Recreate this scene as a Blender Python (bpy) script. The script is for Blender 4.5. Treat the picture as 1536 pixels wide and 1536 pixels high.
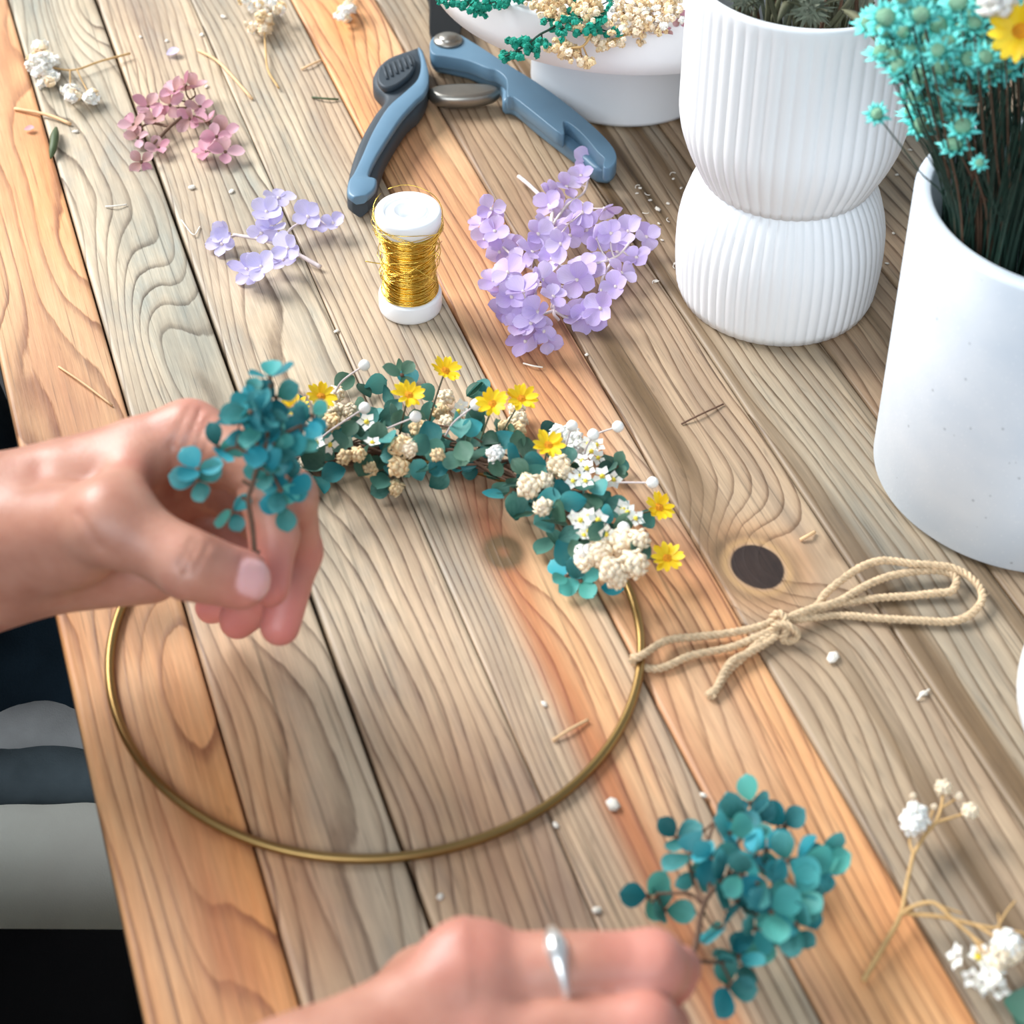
import bpy, math, random
import numpy as np
from mathutils import Vector, Matrix

for o in list(bpy.data.objects):
    bpy.data.objects.remove(o, do_unlink=True)
SC = bpy.context.scene
COL = SC.collection
random.seed(7)
RNG = np.random.RandomState(11)
R = math.radians
TOP = 0.75                       # height of the table top above the floor

# ------------------------------------------------------------------ camera
CAM_H = 0.567                    # camera above the table top
PITCH, ROLL, FPX, PPY = R(36.614), R(0.648), 2988.4, 384.0
_F = Vector((0, math.cos(PITCH), -math.sin(PITCH)))
_R = Vector((1, 0, 0)); _U = _R.cross(_F)
RGT = math.cos(ROLL) * _R + math.sin(ROLL) * _U
UPV = -math.sin(ROLL) * _R + math.cos(ROLL) * _U
FWD = _F
CAM = Vector((0, 0, TOP + CAM_H))
cd = bpy.data.cameras.new('camera')
cam = bpy.data.objects.new('camera', cd)
COL.objects.link(cam)
m = Matrix.Identity(4)
for i in range(3):
    m[i][0], m[i][1], m[i][2], m[i][3] = RGT[i], UPV[i], -FWD[i], CAM[i]
cam.matrix_world = m
cd.sensor_fit = 'HORIZONTAL'
cd.sensor_width = 36.0
cd.lens = FPX / 1536 * 36.0
cd.shift_y = -(768 - PPY) / 1536
cd.clip_start = 0.02
cd.dof.use_dof = True
cd.dof.focus_distance = 0.905
cd.dof.aperture_fstop = 12.0
SC.camera = cam

# ------------------------------------------------------------------ light
SC.view_settings.view_transform = 'Standard'
SC.view_settings.look = 'None'
SC.view_settings.gamma = 1.0
SC.view_settings.use_curve_mapping = False
SC.view_settings.exposure = 0.0
w = bpy.data.worlds.new('room_light'); SC.world = w
w.use_nodes = True
bg = w.node_tree.nodes['Background']
bg.inputs[0].default_value = (0.76, 0.88, 1.0, 1)
bg.inputs[1].default_value = 0.44


def area_light(name, loc, target, size, power, color):
    ld = bpy.data.lights.new(name, 'AREA')
    ld.shape = 'RECTANGLE'; ld.size, ld.size_y = size
    ld.energy = power; ld.color = color
    lo = bpy.data.objects.new(name, ld); COL.objects.link(lo)
    lo.location = loc
    lo.rotation_euler = (Vector(target) - Vector(loc)).to_track_quat('-Z', 'Y').to_euler()
    return lo


area_light('window_light', (-2.1, 2.0, TOP + 2.0), (0.0, 0.62, TOP), (1.7, 1.5), 215, (0.98, 0.99, 1.0))
area_light('front_fill_light', (-0.7, -1.9, TOP + 1.9), (0.1, 0.7, TOP + .05), (2.2, 1.6), 66, (0.84, 0.92, 1.0))  # fill lamp added behind the camera to brighten the fronts of vases and hands


# ------------------------------------------------------------------ placing helpers
def ray(px, py):
    return (px - 768) * RGT - (py - PPY) * UPV + FPX * FWD


def P(px, py, z=0.0):
    """point of the table (or of a level z metres above it) that a pixel of the photograph shows"""
    d = ray(px, py)
    return CAM + d * ((z - CAM_H) / d.z)


def PY(px, py, y):
    d = ray(px, py)
    return CAM + d * (y / d.y)



def PD(px, py, dist):
    return CAM + ray(px, py).normalized() * dist


def on_ray(px, py, prev, L, sign):
    """point of a pixel's ray at distance L from prev; sign +1 nearer the camera, -1 farther"""
    d = ray(px, py).normalized()
    t0 = (prev - CAM).dot(d); q = CAM + d * t0
    gap = (q - prev).length
    return q - d * sign * math.sqrt(max(0.0, L * L - gap * gap))


# left hand: joints
W0 = P(-45, 782, .078); W1 = P(-45, 850, .062)
I0 = P(283, 652, .100)
I1 = on_ray(386, 698, I0, .030, 1); I2 = on_ray(411, 800, I1, .0238, -1); I3 = on_ray(404, 880, I2, .0185, 1)
T1 = P(168, 782, .104); T2 = on_ray(285, 848, T1, .031, 1); T3 = on_ray(361, 869, T2, .0190, -1)
M0 = I0 + Vector((.006, .012, -.016)); M1 = on_ray(432, 745, M0, .040, 1); M2 = on_ray(446, 828, M1, .027, -1); M3 = on_ray(420, 938, M2, .026, -1)
R0 = I0 + Vector((.003, .016, -.034)); R1 = on_ray(425, 800, R0, .040, 1); R2 = on_ray(412, 885, R1, .025, -1); R3 = on_ray(357, 930, R2, .022, -1)
K0 = I0 + Vector((-.006, .016, -.050)); K1 = on_ray(385, 830, K0, .032, 1); K2 = on_ray(375, 895, K1, .018, -1); K3 = on_ray(318, 910, K2, .018, -1)

ANG = R(160.5)
UD = Vector((-math.sin(ANG), -math.cos(ANG), 0))     # along the planks, away from the camera
VD = Vector((UD.y, -UD.x, 0))                         # across the planks, to the right


def uv_of(px, py):
    p = P(px, py)
    return p.dot(UD), p.dot(VD)


# ------------------------------------------------------------------ objects
def tag(o, label=None, cat=None, group=None, kind=None):
    if label: o['label'] = label
    if cat: o['category'] = cat
    if group: o['group'] = group
    if kind: o['kind'] = kind
    return o


def thing(name, loc, label, cat, group=None):
    o = bpy.data.objects.new(name, None)
    o.empty_display_size = 0.01
    COL.objects.link(o)
    o.location = loc
    return tag(o, label, cat, group)


def wloc(o):
    p = Vector(o.location)
    while o.parent:
        o = o.parent
        p += Vector(o.location)
    return p


def place(name, me, parent=None, loc=(0, 0, 0), rot=None, scale=1.0):
    """loc is a point of the world; parents are never rotated"""
    o = bpy.data.objects.new(name, me)
    COL.objects.link(o)
    l = Vector(loc)
    if parent is not None:
        o.parent = parent
        l = l - wloc(parent)
    if rot is None:
        o.location = l
        o.scale = (scale,) * 3
    else:
        o.matrix_local = Matrix.Translation(l) @ rot.to_4x4() @ Matrix.Scale(scale, 4)
    return o


class MB:
    def __init__(s):
        s.v, s.f = [], []

    def add(s, vs, fs):
        b = len(s.v)
        s.v += [tuple(x) for x in vs]
        s.f += [tuple(i + b for i in f) for f in fs]

    def tube(s, path, r, n=6, closed=False, cap=True):
        path = [Vector(p) for p in path]
        m = len(path)
        rs = r if isinstance(r, (list, tuple)) else [r] * m
        t0 = (path[1] - path[0]).normalized()
        a = t0.orthogonal().normalized()
        vs, fs = [], []
        for i, p in enumerate(path):
            if closed:
                t = (path[(i + 1) % m] - path[i - 1]).normalized()
            else:
                t = (path[min(i + 1, m - 1)] - path[max(i - 1, 0)]).normalized()
            a = (a - t * a.dot(t))
            a = a.normalized() if a.length > 1e-9 else t.orthogonal().normalized()
            b = t.cross(a)
            for k in range(n):
                q = 2 * math.pi * k / n
                vs.append(p + (a * math.cos(q) + b * math.sin(q)) * rs[i])
        for i in range(m if closed else m - 1):
            j = (i + 1) % m
            for k in range(n):
                l = (k + 1) % n
                fs.append((i * n + k, i * n + l, j * n + l, j * n + k))
        if cap and not closed:
            fs.append(tuple(range(n - 1, -1, -1)))
            fs.append(tuple((m - 1) * n + k for k in range(n)))
        s.add(vs, fs)
        return s

    def lathe(s, prof, n=64, c=(0, 0, 0), rib=None):
        """prof: (r, z[, rib depth]) from the bottom to the top"""
        vs, fs = [], []
        for pr in prof:
            r, z = pr[0], pr[1]
            d = pr[2] if len(pr) > 2 else 0
            for k in range(n):
                q = 2 * math.pi * k / n
                rr = r
                if d and rib:
                    rr = r - d * (1 - abs(math.sin(q * rib / 2)) ** 0.8)
                vs.append((c[0] + rr * math.cos(q), c[1] + rr * math.sin(q), c[2] + z))
        for i in range(len(prof) - 1):
            for k in range(n):
                l = (k + 1) % n
                fs.append((i * n + k, i * n + l, (i + 1) * n + l, (i + 1) * n + k))
        if prof[0][0] > 1e-6: fs.append(tuple(range(n - 1, -1, -1)))
        if prof[-1][0] > 1e-6: fs.append(tuple((len(prof) - 1) * n + k for k in range(n)))
        s.add(vs, fs)
        return s

    def ball(s, c, r, nu=8, nv=6, bump=0.0, rng=random, sq=(1, 1, 1)):
        vs, fs = [], []
        for j in range(nv + 1):
            th = math.pi * j / nv
            for i in range(nu):
                q = 2 * math.pi * i / nu
                k = r * (1 + bump * (rng.random() - .5) * 2)
                vs.append((c[0] + k * sq[0] * math.sin(th) * math.cos(q), c[1] + k * sq[1] * math.sin(th) * math.sin(q), c[2] + k * sq[2] * math.cos(th)))
        for j in range(nv):
            for i in range(nu):
                l = (i + 1) % nu
                fs.append((j * nu + i, (j + 1) * nu + i, (j + 1) * nu + l, j * nu + l))
        s.add(vs, fs)
        return s

    def prism(s, pts, z0, z1, inset=0.0):
        """outline of (x, y) points from z0 to z1, the rim rounded over by two inset loops"""
        n = len(pts)
        pts = [Vector((p[0], p[1], 0)) for p in pts]
        if sum(pts[i].x * pts[(i + 1) % n].y - pts[(i + 1) % n].x * pts[i].y for i in range(n)) < 0:
            pts.reverse()
        nor = []
        for i in range(n):
            t = (pts[(i + 1) % n] - pts[i - 1]).normalized()
            nor.append(Vector((-t.y, t.x, 0)))
        loops = [(0.7 * inset, z0), (0, z0 + inset), (0, z1 - inset), (0.3 * inset, z1 - 0.3 * inset), (inset, z1)] if inset else [(0, z0), (0, z1)]
        vs, fs = [], []
        for d, z in loops:
            for p, q in zip(pts, nor):
                vs.append((p.x + q.x * d, p.y + q.y * d, z))
        for i in range(len(loops) - 1):
            for k in range(n):
                l = (k + 1) % n
                fs.append((i * n + k, i * n + l, (i + 1) * n + l, (i + 1) * n + k))
        fs.append(tuple(range(n - 1, -1, -1)))
        fs.append(tuple((len(loops) - 1) * n + k for k in range(n)))
        s.add(vs, fs)
        return s

    def mesh(s, name, mat, org=(0, 0, 0), smooth=True):
        me = bpy.data.meshes.new(name)
        o = Vector(org)
        me.from_pydata([(x - o.x, y - o.y, z - o.z) for x, y, z in s.v], [], s.f)
        if mat: me.materials.append(mat)
        if smooth:
            me.polygons.foreach_set('use_smooth', [len(f) < 5 for f in s.f])
        return me

    def build(s, name, mat, parent=None, org=None, smooth=True):
        if org is None:
            org = wloc(parent) if parent else Vector((0, 0, 0))
        return place(name, s.mesh(name, mat, org, smooth), parent, org)


def spline(pts, n=8, closed=False):
    """Catmull-Rom through the points"""
    p = [Vector(q) for q in pts]
    m = len(p)
    out = []
    for i in range(m if closed else m - 1):
        if closed:
            a, b, c, d = p[i - 1], p[i], p[(i + 1) % m], p[(i + 2) % m]
        else:
            b, c = p[i], p[i + 1]
            a = p[i - 1] if i else b * 2 - c
            d = p[i + 2] if i + 2 < m else c * 2 - b
        for k in range(n):
            t = k / n
            out.append(0.5 * ((2 * b) + (c - a) * t + (2 * a - 5 * b + 4 * c - d) * t * t + (3 * b - a - 3 * c + d) * t ** 3))
    if not closed: out.append(p[-1])
    return out


# ------------------------------------------------------------------ materials
def srgb(c):
    return tuple((x / 255 / 12.92 if x / 255 <= 0.04045 else ((x / 255 + 0.055) / 1.055) ** 2.4) for x in c) + (1,)


def nmat(name):
    m = bpy.data.materials.new(name)
    m.use_nodes = True
    nt = m.node_tree
    return m, nt, nt.nodes['Principled BSDF']


def nd(nt, typ, **kw):
    n = nt.nodes.new(typ)
    for k, v in kw.items():
        if k.startswith('i_'):
            n.inputs[k[2:].replace('_', ' ')].default_value = v
        else:
            setattr(n, k, v)
    return n


def math_(nt, op, a, b=None, c=None, clamp=False):
    n = nt.nodes.new('ShaderNodeMath'); n.operation = op; n.use_clamp = clamp
    for i, x in enumerate((a, b, c)):
        if x is None: continue
        if isinstance(x, (int, float)): n.inputs[i].default_value = x
        else: nt.links.new(x, n.inputs[i])
    return n.outputs[0]


def mix(nt, fac, a, b, mode='MIX'):
    n = nt.nodes.new('ShaderNodeMix'); n.data_type = 'RGBA'; n.blend_type = mode
    for i, x in ((0, fac), (6, a), (7, b)):
        if isinstance(x, (int, float)): n.inputs[i].default_value = x
        elif isinstance(x, tuple): n.inputs[i].default_value = x
        else: nt.links.new(x, n.inputs[i])
    return n.outputs[2]


def ramp(nt, fac, stops, interp='LINEAR'):
    n = nt.nodes.new('ShaderNodeValToRGB')
    n.color_ramp.interpolation = interp
    e = n.color_ramp.elements
    while len(e) < len(stops): e.new(0.5)
    for el, (p, c) in zip(e, stops):
        el.position = p
        el.color = c if isinstance(c, tuple) else (c, c, c, 1)
    nt.links.new(fac, n.inputs[0])
    return n.outputs[0]


def plain(name, col, rough=0.5, metal=0.0, var=0.12, scale=60, bump=0.0, bscale=300, spec=0.5, rand=0.0, sub=0.0):
    """one colour with a slow mottling, optional bump and a per-object spread"""
    m, nt, b = nmat(name)
    tc = nd(nt, 'ShaderNodeTexCoord')
    no = nd(nt, 'ShaderNodeTexNoise', i_Scale=scale, i_Detail=4.0)
    nt.links.new(tc.outputs['Object'], no.inputs['Vector'])
    c = srgb(col)
    lo = tuple(x * (1 - var) for x in c[:3]) + (1,)
    hi = tuple(min(1, x * (1 + var)) for x in c[:3]) + (1,)
    out = ramp(nt, no.outputs[0], [(0.3, lo), (0.7, hi)])
    if rand:
        oi = nd(nt, 'ShaderNodeObjectInfo')
        k = math_(nt, 'MULTIPLY_ADD', oi.outputs['Random'], 2 * rand, 1 - rand)
        hs = nd(nt, 'ShaderNodeHueSaturation')
        nt.links.new(k, hs.inputs['Value']); nt.links.new(out, hs.inputs['Color'])
        out = hs.outputs[0]
    nt.links.new(out, b.inputs['Base Color'])
    b.inputs['Roughness'].default_value = rough
    b.inputs['Metallic'].default_value = metal
    b.inputs['Specular IOR Level'].default_value = spec
    if sub:
        b.inputs['Subsurface Weight'].default_value = sub
        b.inputs['Subsurface Radius'].default_value = (0.004, 0.002, 0.001)
        b.inputs['Subsurface Scale'].default_value = 1.0
    if bump:
        n2 = nd(nt, 'ShaderNodeTexNoise', i_Scale=bscale, i_Detail=3.0)
        nt.links.new(tc.outputs['Object'], n2.inputs['Vector'])
        bp = nd(nt, 'ShaderNodeBump', i_Strength=bump, i_Distance=0.001)
        nt.links.new(n2.outputs[0], bp.inputs['Height'])
        nt.links.new(bp.outputs[0], b.inputs['Normal'])
    return m


def petal_mat(name, cols, rough=0.55, trans=0.35, tip=None):
    """thin petal: colour drawn per object from the ramp, veins from root to tip, some light through"""
    m, nt, b = nmat(name)
    oi = nd(nt, 'ShaderNodeObjectInfo')
    n = len(cols)
    c = ramp(nt, oi.outputs['Random'], [(i / max(1, n - 1), srgb(q)) for i, q in enumerate(cols)])
    at = nd(nt, 'ShaderNodeAttribute', attribute_name='st')
    sx = nd(nt, 'ShaderNodeSeparateXYZ')
    nt.links.new(at.outputs['Vector'], sx.inputs[0])
    s, t = sx.outputs[0], sx.outputs[1]
    a = math_(nt, 'SINE', math_(nt, 'MULTIPLY', math_(nt, 'ADD', math_(nt, 'ABSOLUTE', s), math_(nt, 'MULTIPLY', t, -0.5)), 26.0))
    v = math_(nt, 'GREATER_THAN', a, 0.86)
    no = nd(nt, 'ShaderNodeTexNoise', i_Scale=4.0, i_Detail=3.0)
    nt.links.new(at.outputs['Vector'], no.inputs['Vector'])
    c = mix(nt, math_(nt, 'MULTIPLY', v, 0.18), c, mix(nt, 1.0, c, (0.6, 0.6, 0.6, 1), 'MULTIPLY'))
    c = mix(nt, math_(nt, 'MULTIPLY', no.outputs[0], 0.45), c, mix(nt, 1.0, c, (0.62, 0.66, 0.62, 1), 'MULTIPLY'))
    if tip:
        g = math_(nt, 'MULTIPLY', math_(nt, 'MULTIPLY', t, math_(nt, 'ADD', no.outputs[0], 0.25)), math_(nt, 'MULTIPLY_ADD', oi.outputs['Random'], 0.6, 0.2), clamp=True)
        c = mix(nt, g, c, srgb(tip))
    nt.links.new(c, b.inputs['Base Color'])
    b.inputs['Roughness'].default_value = rough
    b.inputs['Specular IOR Level'].default_value = 0.3
    tr = nd(nt, 'ShaderNodeBsdfTranslucent')
    nt.links.new(c, tr.inputs[0])
    mx = nd(nt, 'ShaderNodeMixShader'); mx.inputs[0].default_value = trans
    nt.links.new(b.outputs[0], mx.inputs[1]); nt.links.new(tr.outputs[0], mx.inputs[2])
    nt.links.new(mx.outputs[0], nt.nodes['Material Output'].inputs[0])
    return m


def wood_mat():
    m, nt, b = nmat('weathered_pine')
    uv = nd(nt, 'ShaderNodeAttribute', attribute_name='uvw').outputs['Vector']
    a = {k: nd(nt, 'ShaderNodeAttribute', attribute_name=k).outputs['Fac'] for k in ('phase', 'warm', 'dark', 'line', 'red', 'knot')}

    def noise(sc, scale=1.0, detail=4.0, rough=0.55):
        mp = nd(nt, 'ShaderNodeMapping'); mp.inputs['Scale'].default_value = sc
        nt.links.new(uv, mp.inputs['Vector'])
        n = nd(nt, 'ShaderNodeTexNoise', i_Scale=scale, i_Detail=detail, i_Roughness=rough)
        nt.links.new(mp.outputs[0], n.inputs['Vector'])
        return n.outputs[0]
    wob = noise((16, 90, 3), 1, 5)
    fib = noise((45, 1500, 3), 1, 4, 0.7)
    fib2 = noise((12, 420, 3), 1, 5, 0.65)
    sta = noise((7, 34, 5), 1, 5, 0.6)
    sta2 = noise((22, 60, 9), 1, 6, 0.65)
    ph = math_(nt, 'ADD', a['phase'], math_(nt, 'MULTIPLY', math_(nt, 'SUBTRACT', wob, 0.5), 0.55))
    fr = math_(nt, 'FRACT', ph)
    ring = ramp(nt, fr, [(0.0, 0.0), (0.5, 0.04), (0.74, 0.22), (0.88, 0.8), (0.95, 1.0), (1.0, 0.0)])
    soft = ramp(nt, fr, [(0.0, 0.15), (0.5, 0.35), (0.85, 1.0), (1.0, 0.15)])
    lvar = ramp(nt, sta2, [(0.3, 0.5), (0.62, 1.0)])
    grey = ramp(nt, sta, [(0.25, srgb((134, 137, 128))), (0.42, srgb((170, 163, 145))), (0.6, srgb((202, 187, 162))), (0.78, srgb((166, 153, 130)))])
    grey = mix(nt, math_(nt, 'MULTIPLY', ramp(nt, sta2, [(0.5, 0.0), (0.7, 1.0)]), 0.5), grey, srgb((142, 154, 150)))
    oran = ramp(nt, sta, [(0.25, srgb((206, 126, 70))), (0.5, srgb((224, 156, 98))), (0.75, srgb((232, 182, 130)))])
    base = mix(nt, a['warm'], grey, oran)
    base = mix(nt, math_(nt, 'MULTIPLY', soft, 0.16), base, srgb((160, 118, 72)))
    lcol = mix(nt, a['warm'], srgb((70, 56, 40)), srgb((128, 70, 44)))
    f = math_(nt, 'MULTIPLY', math_(nt, 'MULTIPLY', ring, lvar), a['line'], clamp=True)
    c = mix(nt, f, base, lcol)
    c = mix(nt, a['red'], c, mix(nt, 0.6, c, srgb((150, 70, 48))))
    c = mix(nt, a['dark'], c, mix(nt, sta2, srgb((70, 52, 36)), srgb((130, 104, 72))))
    kn = mix(nt, noise((60, 60, 3), 1, 5, .7), srgb((16, 11, 10)), srgb((62, 44, 36)))
    kd = math_(nt, 'ADD', a['knot'], math_(nt, 'MULTIPLY', math_(nt, 'SUBTRACT', sta2, 0.5), 0.10))
    rim = ramp(nt, kd, [(0.30, 0.0), (0.42, 0.55), (0.5, 0.0)])
    c = mix(nt, rim, c, srgb((176, 140, 92)))
    c = mix(nt, ramp(nt, kd, [(0.49, 0.0), (0.53, 1.0)]), c, kn)
    k = math_(nt, 'MULTIPLY_ADD', fib, 0.62, 0.69)
    k = math_(nt, 'MULTIPLY', k, math_(nt, 'MULTIPLY_ADD', fib2, 0.7, 0.62))
    hair = ramp(nt, noise((9, 560, 7), 1, 3, .5), [(0.62, 0.0), (0.68, 1.0)])
    pit = ramp(nt, noise((55, 330, 11), 1, 2, .5), [(0.70, 0.0), (0.75, 1.0)])
    k = math_(nt, 'MULTIPLY', k, math_(nt, 'MULTIPLY_ADD', math_(nt, 'MULTIPLY', hair, lvar), -0.44, 1.0))
    k = math_(nt, 'MULTIPLY', k, math_(nt, 'MULTIPLY_ADD', pit, -0.22, 1.0))
    cc = nd(nt, 'ShaderNodeCombineColor')
    for i in range(3): nt.links.new(k, cc.inputs[i])
    c = mix(nt, 1.0, c, cc.outputs[0], 'MULTIPLY')
    nt.links.new(c, b.inputs['Base Color'])
    b.inputs['Roughness'].default_value = 0.5
    b.inputs['Specular IOR Level'].default_value = 0.35
    h = math_(nt, 'ADD', math_(nt, 'MULTIPLY', f, -0.6), math_(nt, 'MULTIPLY', fib2, 0.6))
    bp = nd(nt, 'ShaderNodeBump', i_Strength=0.35, i_Distance=0.0008)
    nt.links.new(h, bp.inputs['Height']); nt.links.new(bp.outputs[0], b.inputs['Normal'])
    return m


M = {}
M['wood'] = wood_mat()
M['ceramic'] = plain('matte_white_ceramic', (238, 240, 242), 0.45, var=0.015, scale=20, bump=0.03, bscale=900)
M['plastic_white'] = plain('white_plastic', (244, 246, 248), 0.3, var=0.01)
M['brass'] = plain('brass', (158, 128, 80), 0.38, 1.0, var=0.06)
M['gold'] = plain('gold_wire', (240, 202, 96), 0.2, 1.0, var=0.1)
M['steel'] = plain('worn_steel', (150, 146, 138), 0.35, 0.9, var=0.15)
M['black_steel'] = plain('black_steel', (28, 30, 32), 0.35, 0.6, var=0.1)
M['blue_plastic'] = plain('blue_grey_plastic', (92, 124, 146), 0.42, var=0.05)
M['grip'] = plain('dark_grip_rubber', (50, 60, 68), 0.6, var=0.08, bump=0.1, bscale=1500)
M['twine'] = plain('jute', (206, 180, 146), 0.9, var=0.25, scale=500, bump=0.4, bscale=1500, spec=0.1)
M['stem_brown'] = plain('dry_brown_stem', (104, 76, 58), 0.8, var=0.25, scale=200)
M['stem_tan'] = plain('dry_tan_stem', (196, 158, 104), 0.75, var=0.15, scale=200)
M['stem_pale'] = plain('dry_pale_stem', (214, 200, 196), 0.7, var=0.15, scale=200)
M['stem_dark'] = plain('dark_dyed_stem', (30, 58, 46), 0.7, var=0.3, scale=150)
M['stem_olive'] = plain('dry_olive_grass', (88, 88, 64), 0.75, var=0.25, scale=150, rand=0.3)
M['cream'] = plain('cream_dried_blossom', (248, 226, 194), 0.85, var=0.06, scale=300, bump=0.2, bscale=900, rand=0.08, sub=0.2)
M['tan_blossom'] = plain('tan_dried_blossom', (236, 206, 160), 0.85, var=0.12, scale=300, bump=0.2, bscale=900, rand=0.15, sub=0.15)
M['white_blossom'] = plain('white_dried_blossom', (246, 242, 232), 0.85, var=0.03, scale=300, bump=0.15, bscale=900, rand=0.05, sub=0.2)
M['teal_blossom'] = plain('teal_dyed_blossom', (28, 168, 142), 0.8, var=0.25, scale=300, bump=0.6, bscale=900, rand=0.2)
M['yellow'] = petal_mat('yellow_ray_petals', [(255, 204, 10), (255, 218, 40), (255, 210, 20)], 0.5, 0.2, tip=(255, 226, 60))
M['eye_yellow'] = plain('yellow_green_eye', (226, 204, 70), 0.8, var=0.2, scale=900)
M['yellow_disc'] = plain('yellow_flower_disc', (232, 150, 16), 0.8, var=0.25, scale=900, bump=0.6, bscale=2500)
M['lilac'] = petal_mat('lilac_petals', [(196, 170, 228), (212, 190, 238), (224, 208, 244), (204, 178, 234), (206, 186, 236), (196, 160, 212)], tip=(232, 220, 250))
M['lilac_blue'] = petal_mat('blue_lilac_petals', [(204, 194, 240), (216, 208, 246), (208, 198, 242)], tip=(232, 226, 252))
M['pink'] = petal_mat('pink_petals', [(190, 120, 138), (224, 168, 186), (206, 140, 160), (236, 190, 204), (190, 140, 128), (176, 128, 120)], tip=(238, 200, 212))
M['teal'] = petal_mat('teal_petals', [(10, 62, 62), (34, 136, 146), (92, 150, 134), (18, 90, 92), (60, 182, 196), (108, 152, 128), (14, 76, 72), (58, 122, 106)], tip=(134, 196, 182))
M['teal_bright'] = petal_mat('bright_teal_petals', [(10, 82, 86), (30, 148, 166), (96, 190, 174), (8, 66, 68), (56, 190, 212), (34, 108, 92), (14, 100, 108)], tip=(120, 206, 208))
M['teal_dark'] = petal_mat('dark_teal_petals', [(18, 62, 54), (58, 100, 78), (26, 88, 84), (84, 130, 108), (36, 74, 56)], tip=(142, 178, 156))
M['star'] = plain('aqua_star_petals', (112, 224, 216), 0.6, var=0.15, scale=400, rand=0.18)
M['star_disc'] = plain('pale_star_disc', (150, 196, 160), 0.8, var=0.2, scale=900, bump=0.6, bscale=2500, rand=0.2)
M['bead'] = plain('white_bead_berry', (246, 244, 238), 0.7, var=0.03, scale=300, bump=0.15, bscale=2000)
M['floor'] = plain('dark_floor', (5, 6, 7), 0.7, var=0.3, scale=6)
M['wall'] = plain('white_wall_paint', (226, 224, 218), 0.8, var=0.02)
M['silver'] = plain('silver', (240, 238, 234), 0.3, 0.9, var=0.05)
M['leaf_green'] = plain('dark_green_leaf', (70, 84, 50), 0.6, var=0.2)
M['straw'] = plain('straw_bit', (224, 184, 138), 0.7, var=0.15)
M['crumb'] = plain('pale_crumb', (240, 232, 218), 0.7, var=0.1, rand=0.1)
M['thistle'] = plain('grey_green_thistle', (116, 122, 104), 0.8, var=0.3, scale=200, rand=0.2)


def concrete():
    m, nt, b = nmat('pale_terrazzo_concrete')
    tc = nd(nt, 'ShaderNodeTexCoord')
    n1 = nd(nt, 'ShaderNodeTexNoise', i_Scale=30.0, i_Detail=6.0)
    v1 = nd(nt, 'ShaderNodeTexVoronoi', i_Scale=420.0)
    v2 = nd(nt, 'ShaderNodeTexVoronoi', i_Scale=120.0)
    n2 = nd(nt, 'ShaderNodeTexNoise', i_Scale=700.0, i_Detail=3.0)
    for n in (n1, v1, v2, n2): nt.links.new(tc.outputs['Object'], n.inputs['Vector'])
    c = ramp(nt, n1.outputs[0], [(0.3, srgb((206, 216, 226))), (0.7, srgb((222, 228, 234)))])
    sp = math_(nt, 'LESS_THAN', v1.outputs['Distance'], 0.16)
    c = mix(nt, math_(nt, 'MULTIPLY', sp, 0.35), c, srgb((238, 242, 246)))
    sp2 = math_(nt, 'LESS_THAN', v2.outputs['Distance'], 0.07)
    c = mix(nt, math_(nt, 'MULTIPLY', sp2, 0.6), c, srgb((150, 158, 164)))
    nt.links.new(c, b.inputs['Base Color'])
    b.inputs['Roughness'].default_value = 0.75
    bp = nd(nt, 'ShaderNodeBump', i_Strength=0.12, i_Distance=0.0006)
    nt.links.new(n2.outputs[0], bp.inputs['Height']); nt.links.new(bp.outputs[0], b.inputs['Normal'])
    return m


M['concrete'] = concrete()

# ------------------------------------------------------------------ floor
mb = MB()
mb.add([(-3, -2, 0), (3, -2, 0), (3, 4, 0), (-3, 4, 0)], [(0, 1, 2, 3)])
tag(mb.build('floor', M['floor']), kind='structure')
mb = MB()
mb.add([(-3, 4, 0), (3, 4, 0), (3, 4, 2.7), (-3, 4, 2.7), (-3, 4.1, 0), (3, 4.1, 0), (3, 4.1, 2.7), (-3, 4.1, 2.7)], [(0, 1, 2, 3), (7, 6, 5, 4), (3, 2, 6, 7), (1, 5, 6, 2), (4, 0, 3, 7), (4, 5, 1, 0)])
tag(mb.build('wall_back', M['wall'], smooth=False), kind='structure')


# ------------------------------------------------------------------ table
def lattice(n1, n2, seed):
    return np.random.RandomState(seed).rand(n1, n2) - 0.5


def vnoise(x, y, seed):
    L = lattice(64, 64, seed)
    x0 = np.floor(x).astype(int); y0 = np.floor(y).astype(int)
    fx = x - x0; fy = y - y0
    fx = fx * fx * (3 - 2 * fx); fy = fy * fy * (3 - 2 * fy)
    g = lambda i, j: L[i % 64, j % 64]
    return (g(x0, y0) * (1 - fx) + g(x0 + 1, y0) * fx) * (1 - fy) + (g(x0, y0 + 1) * (1 - fx) + g(x0 + 1, y0 + 1) * fx) * fy


table = thing('table', (0.3, 0.6, 0), 'weathered pine plank table covered with flower-craft materials', 'table')
U0, U1 = 0.12, 1.42
VB = [0.0135, 0.061, 0.1086, 0.1605, 0.215, 0.2615, 0.3145, 0.366, 0.418, 0.47, 0.522, 0.574, 0.626, 0.678, 0.73, 0.782]
GAP = [0, .0007, .0014, .0001, .0010, .0004, .0004, .0003, .0007] + [.0006] * 8
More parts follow.
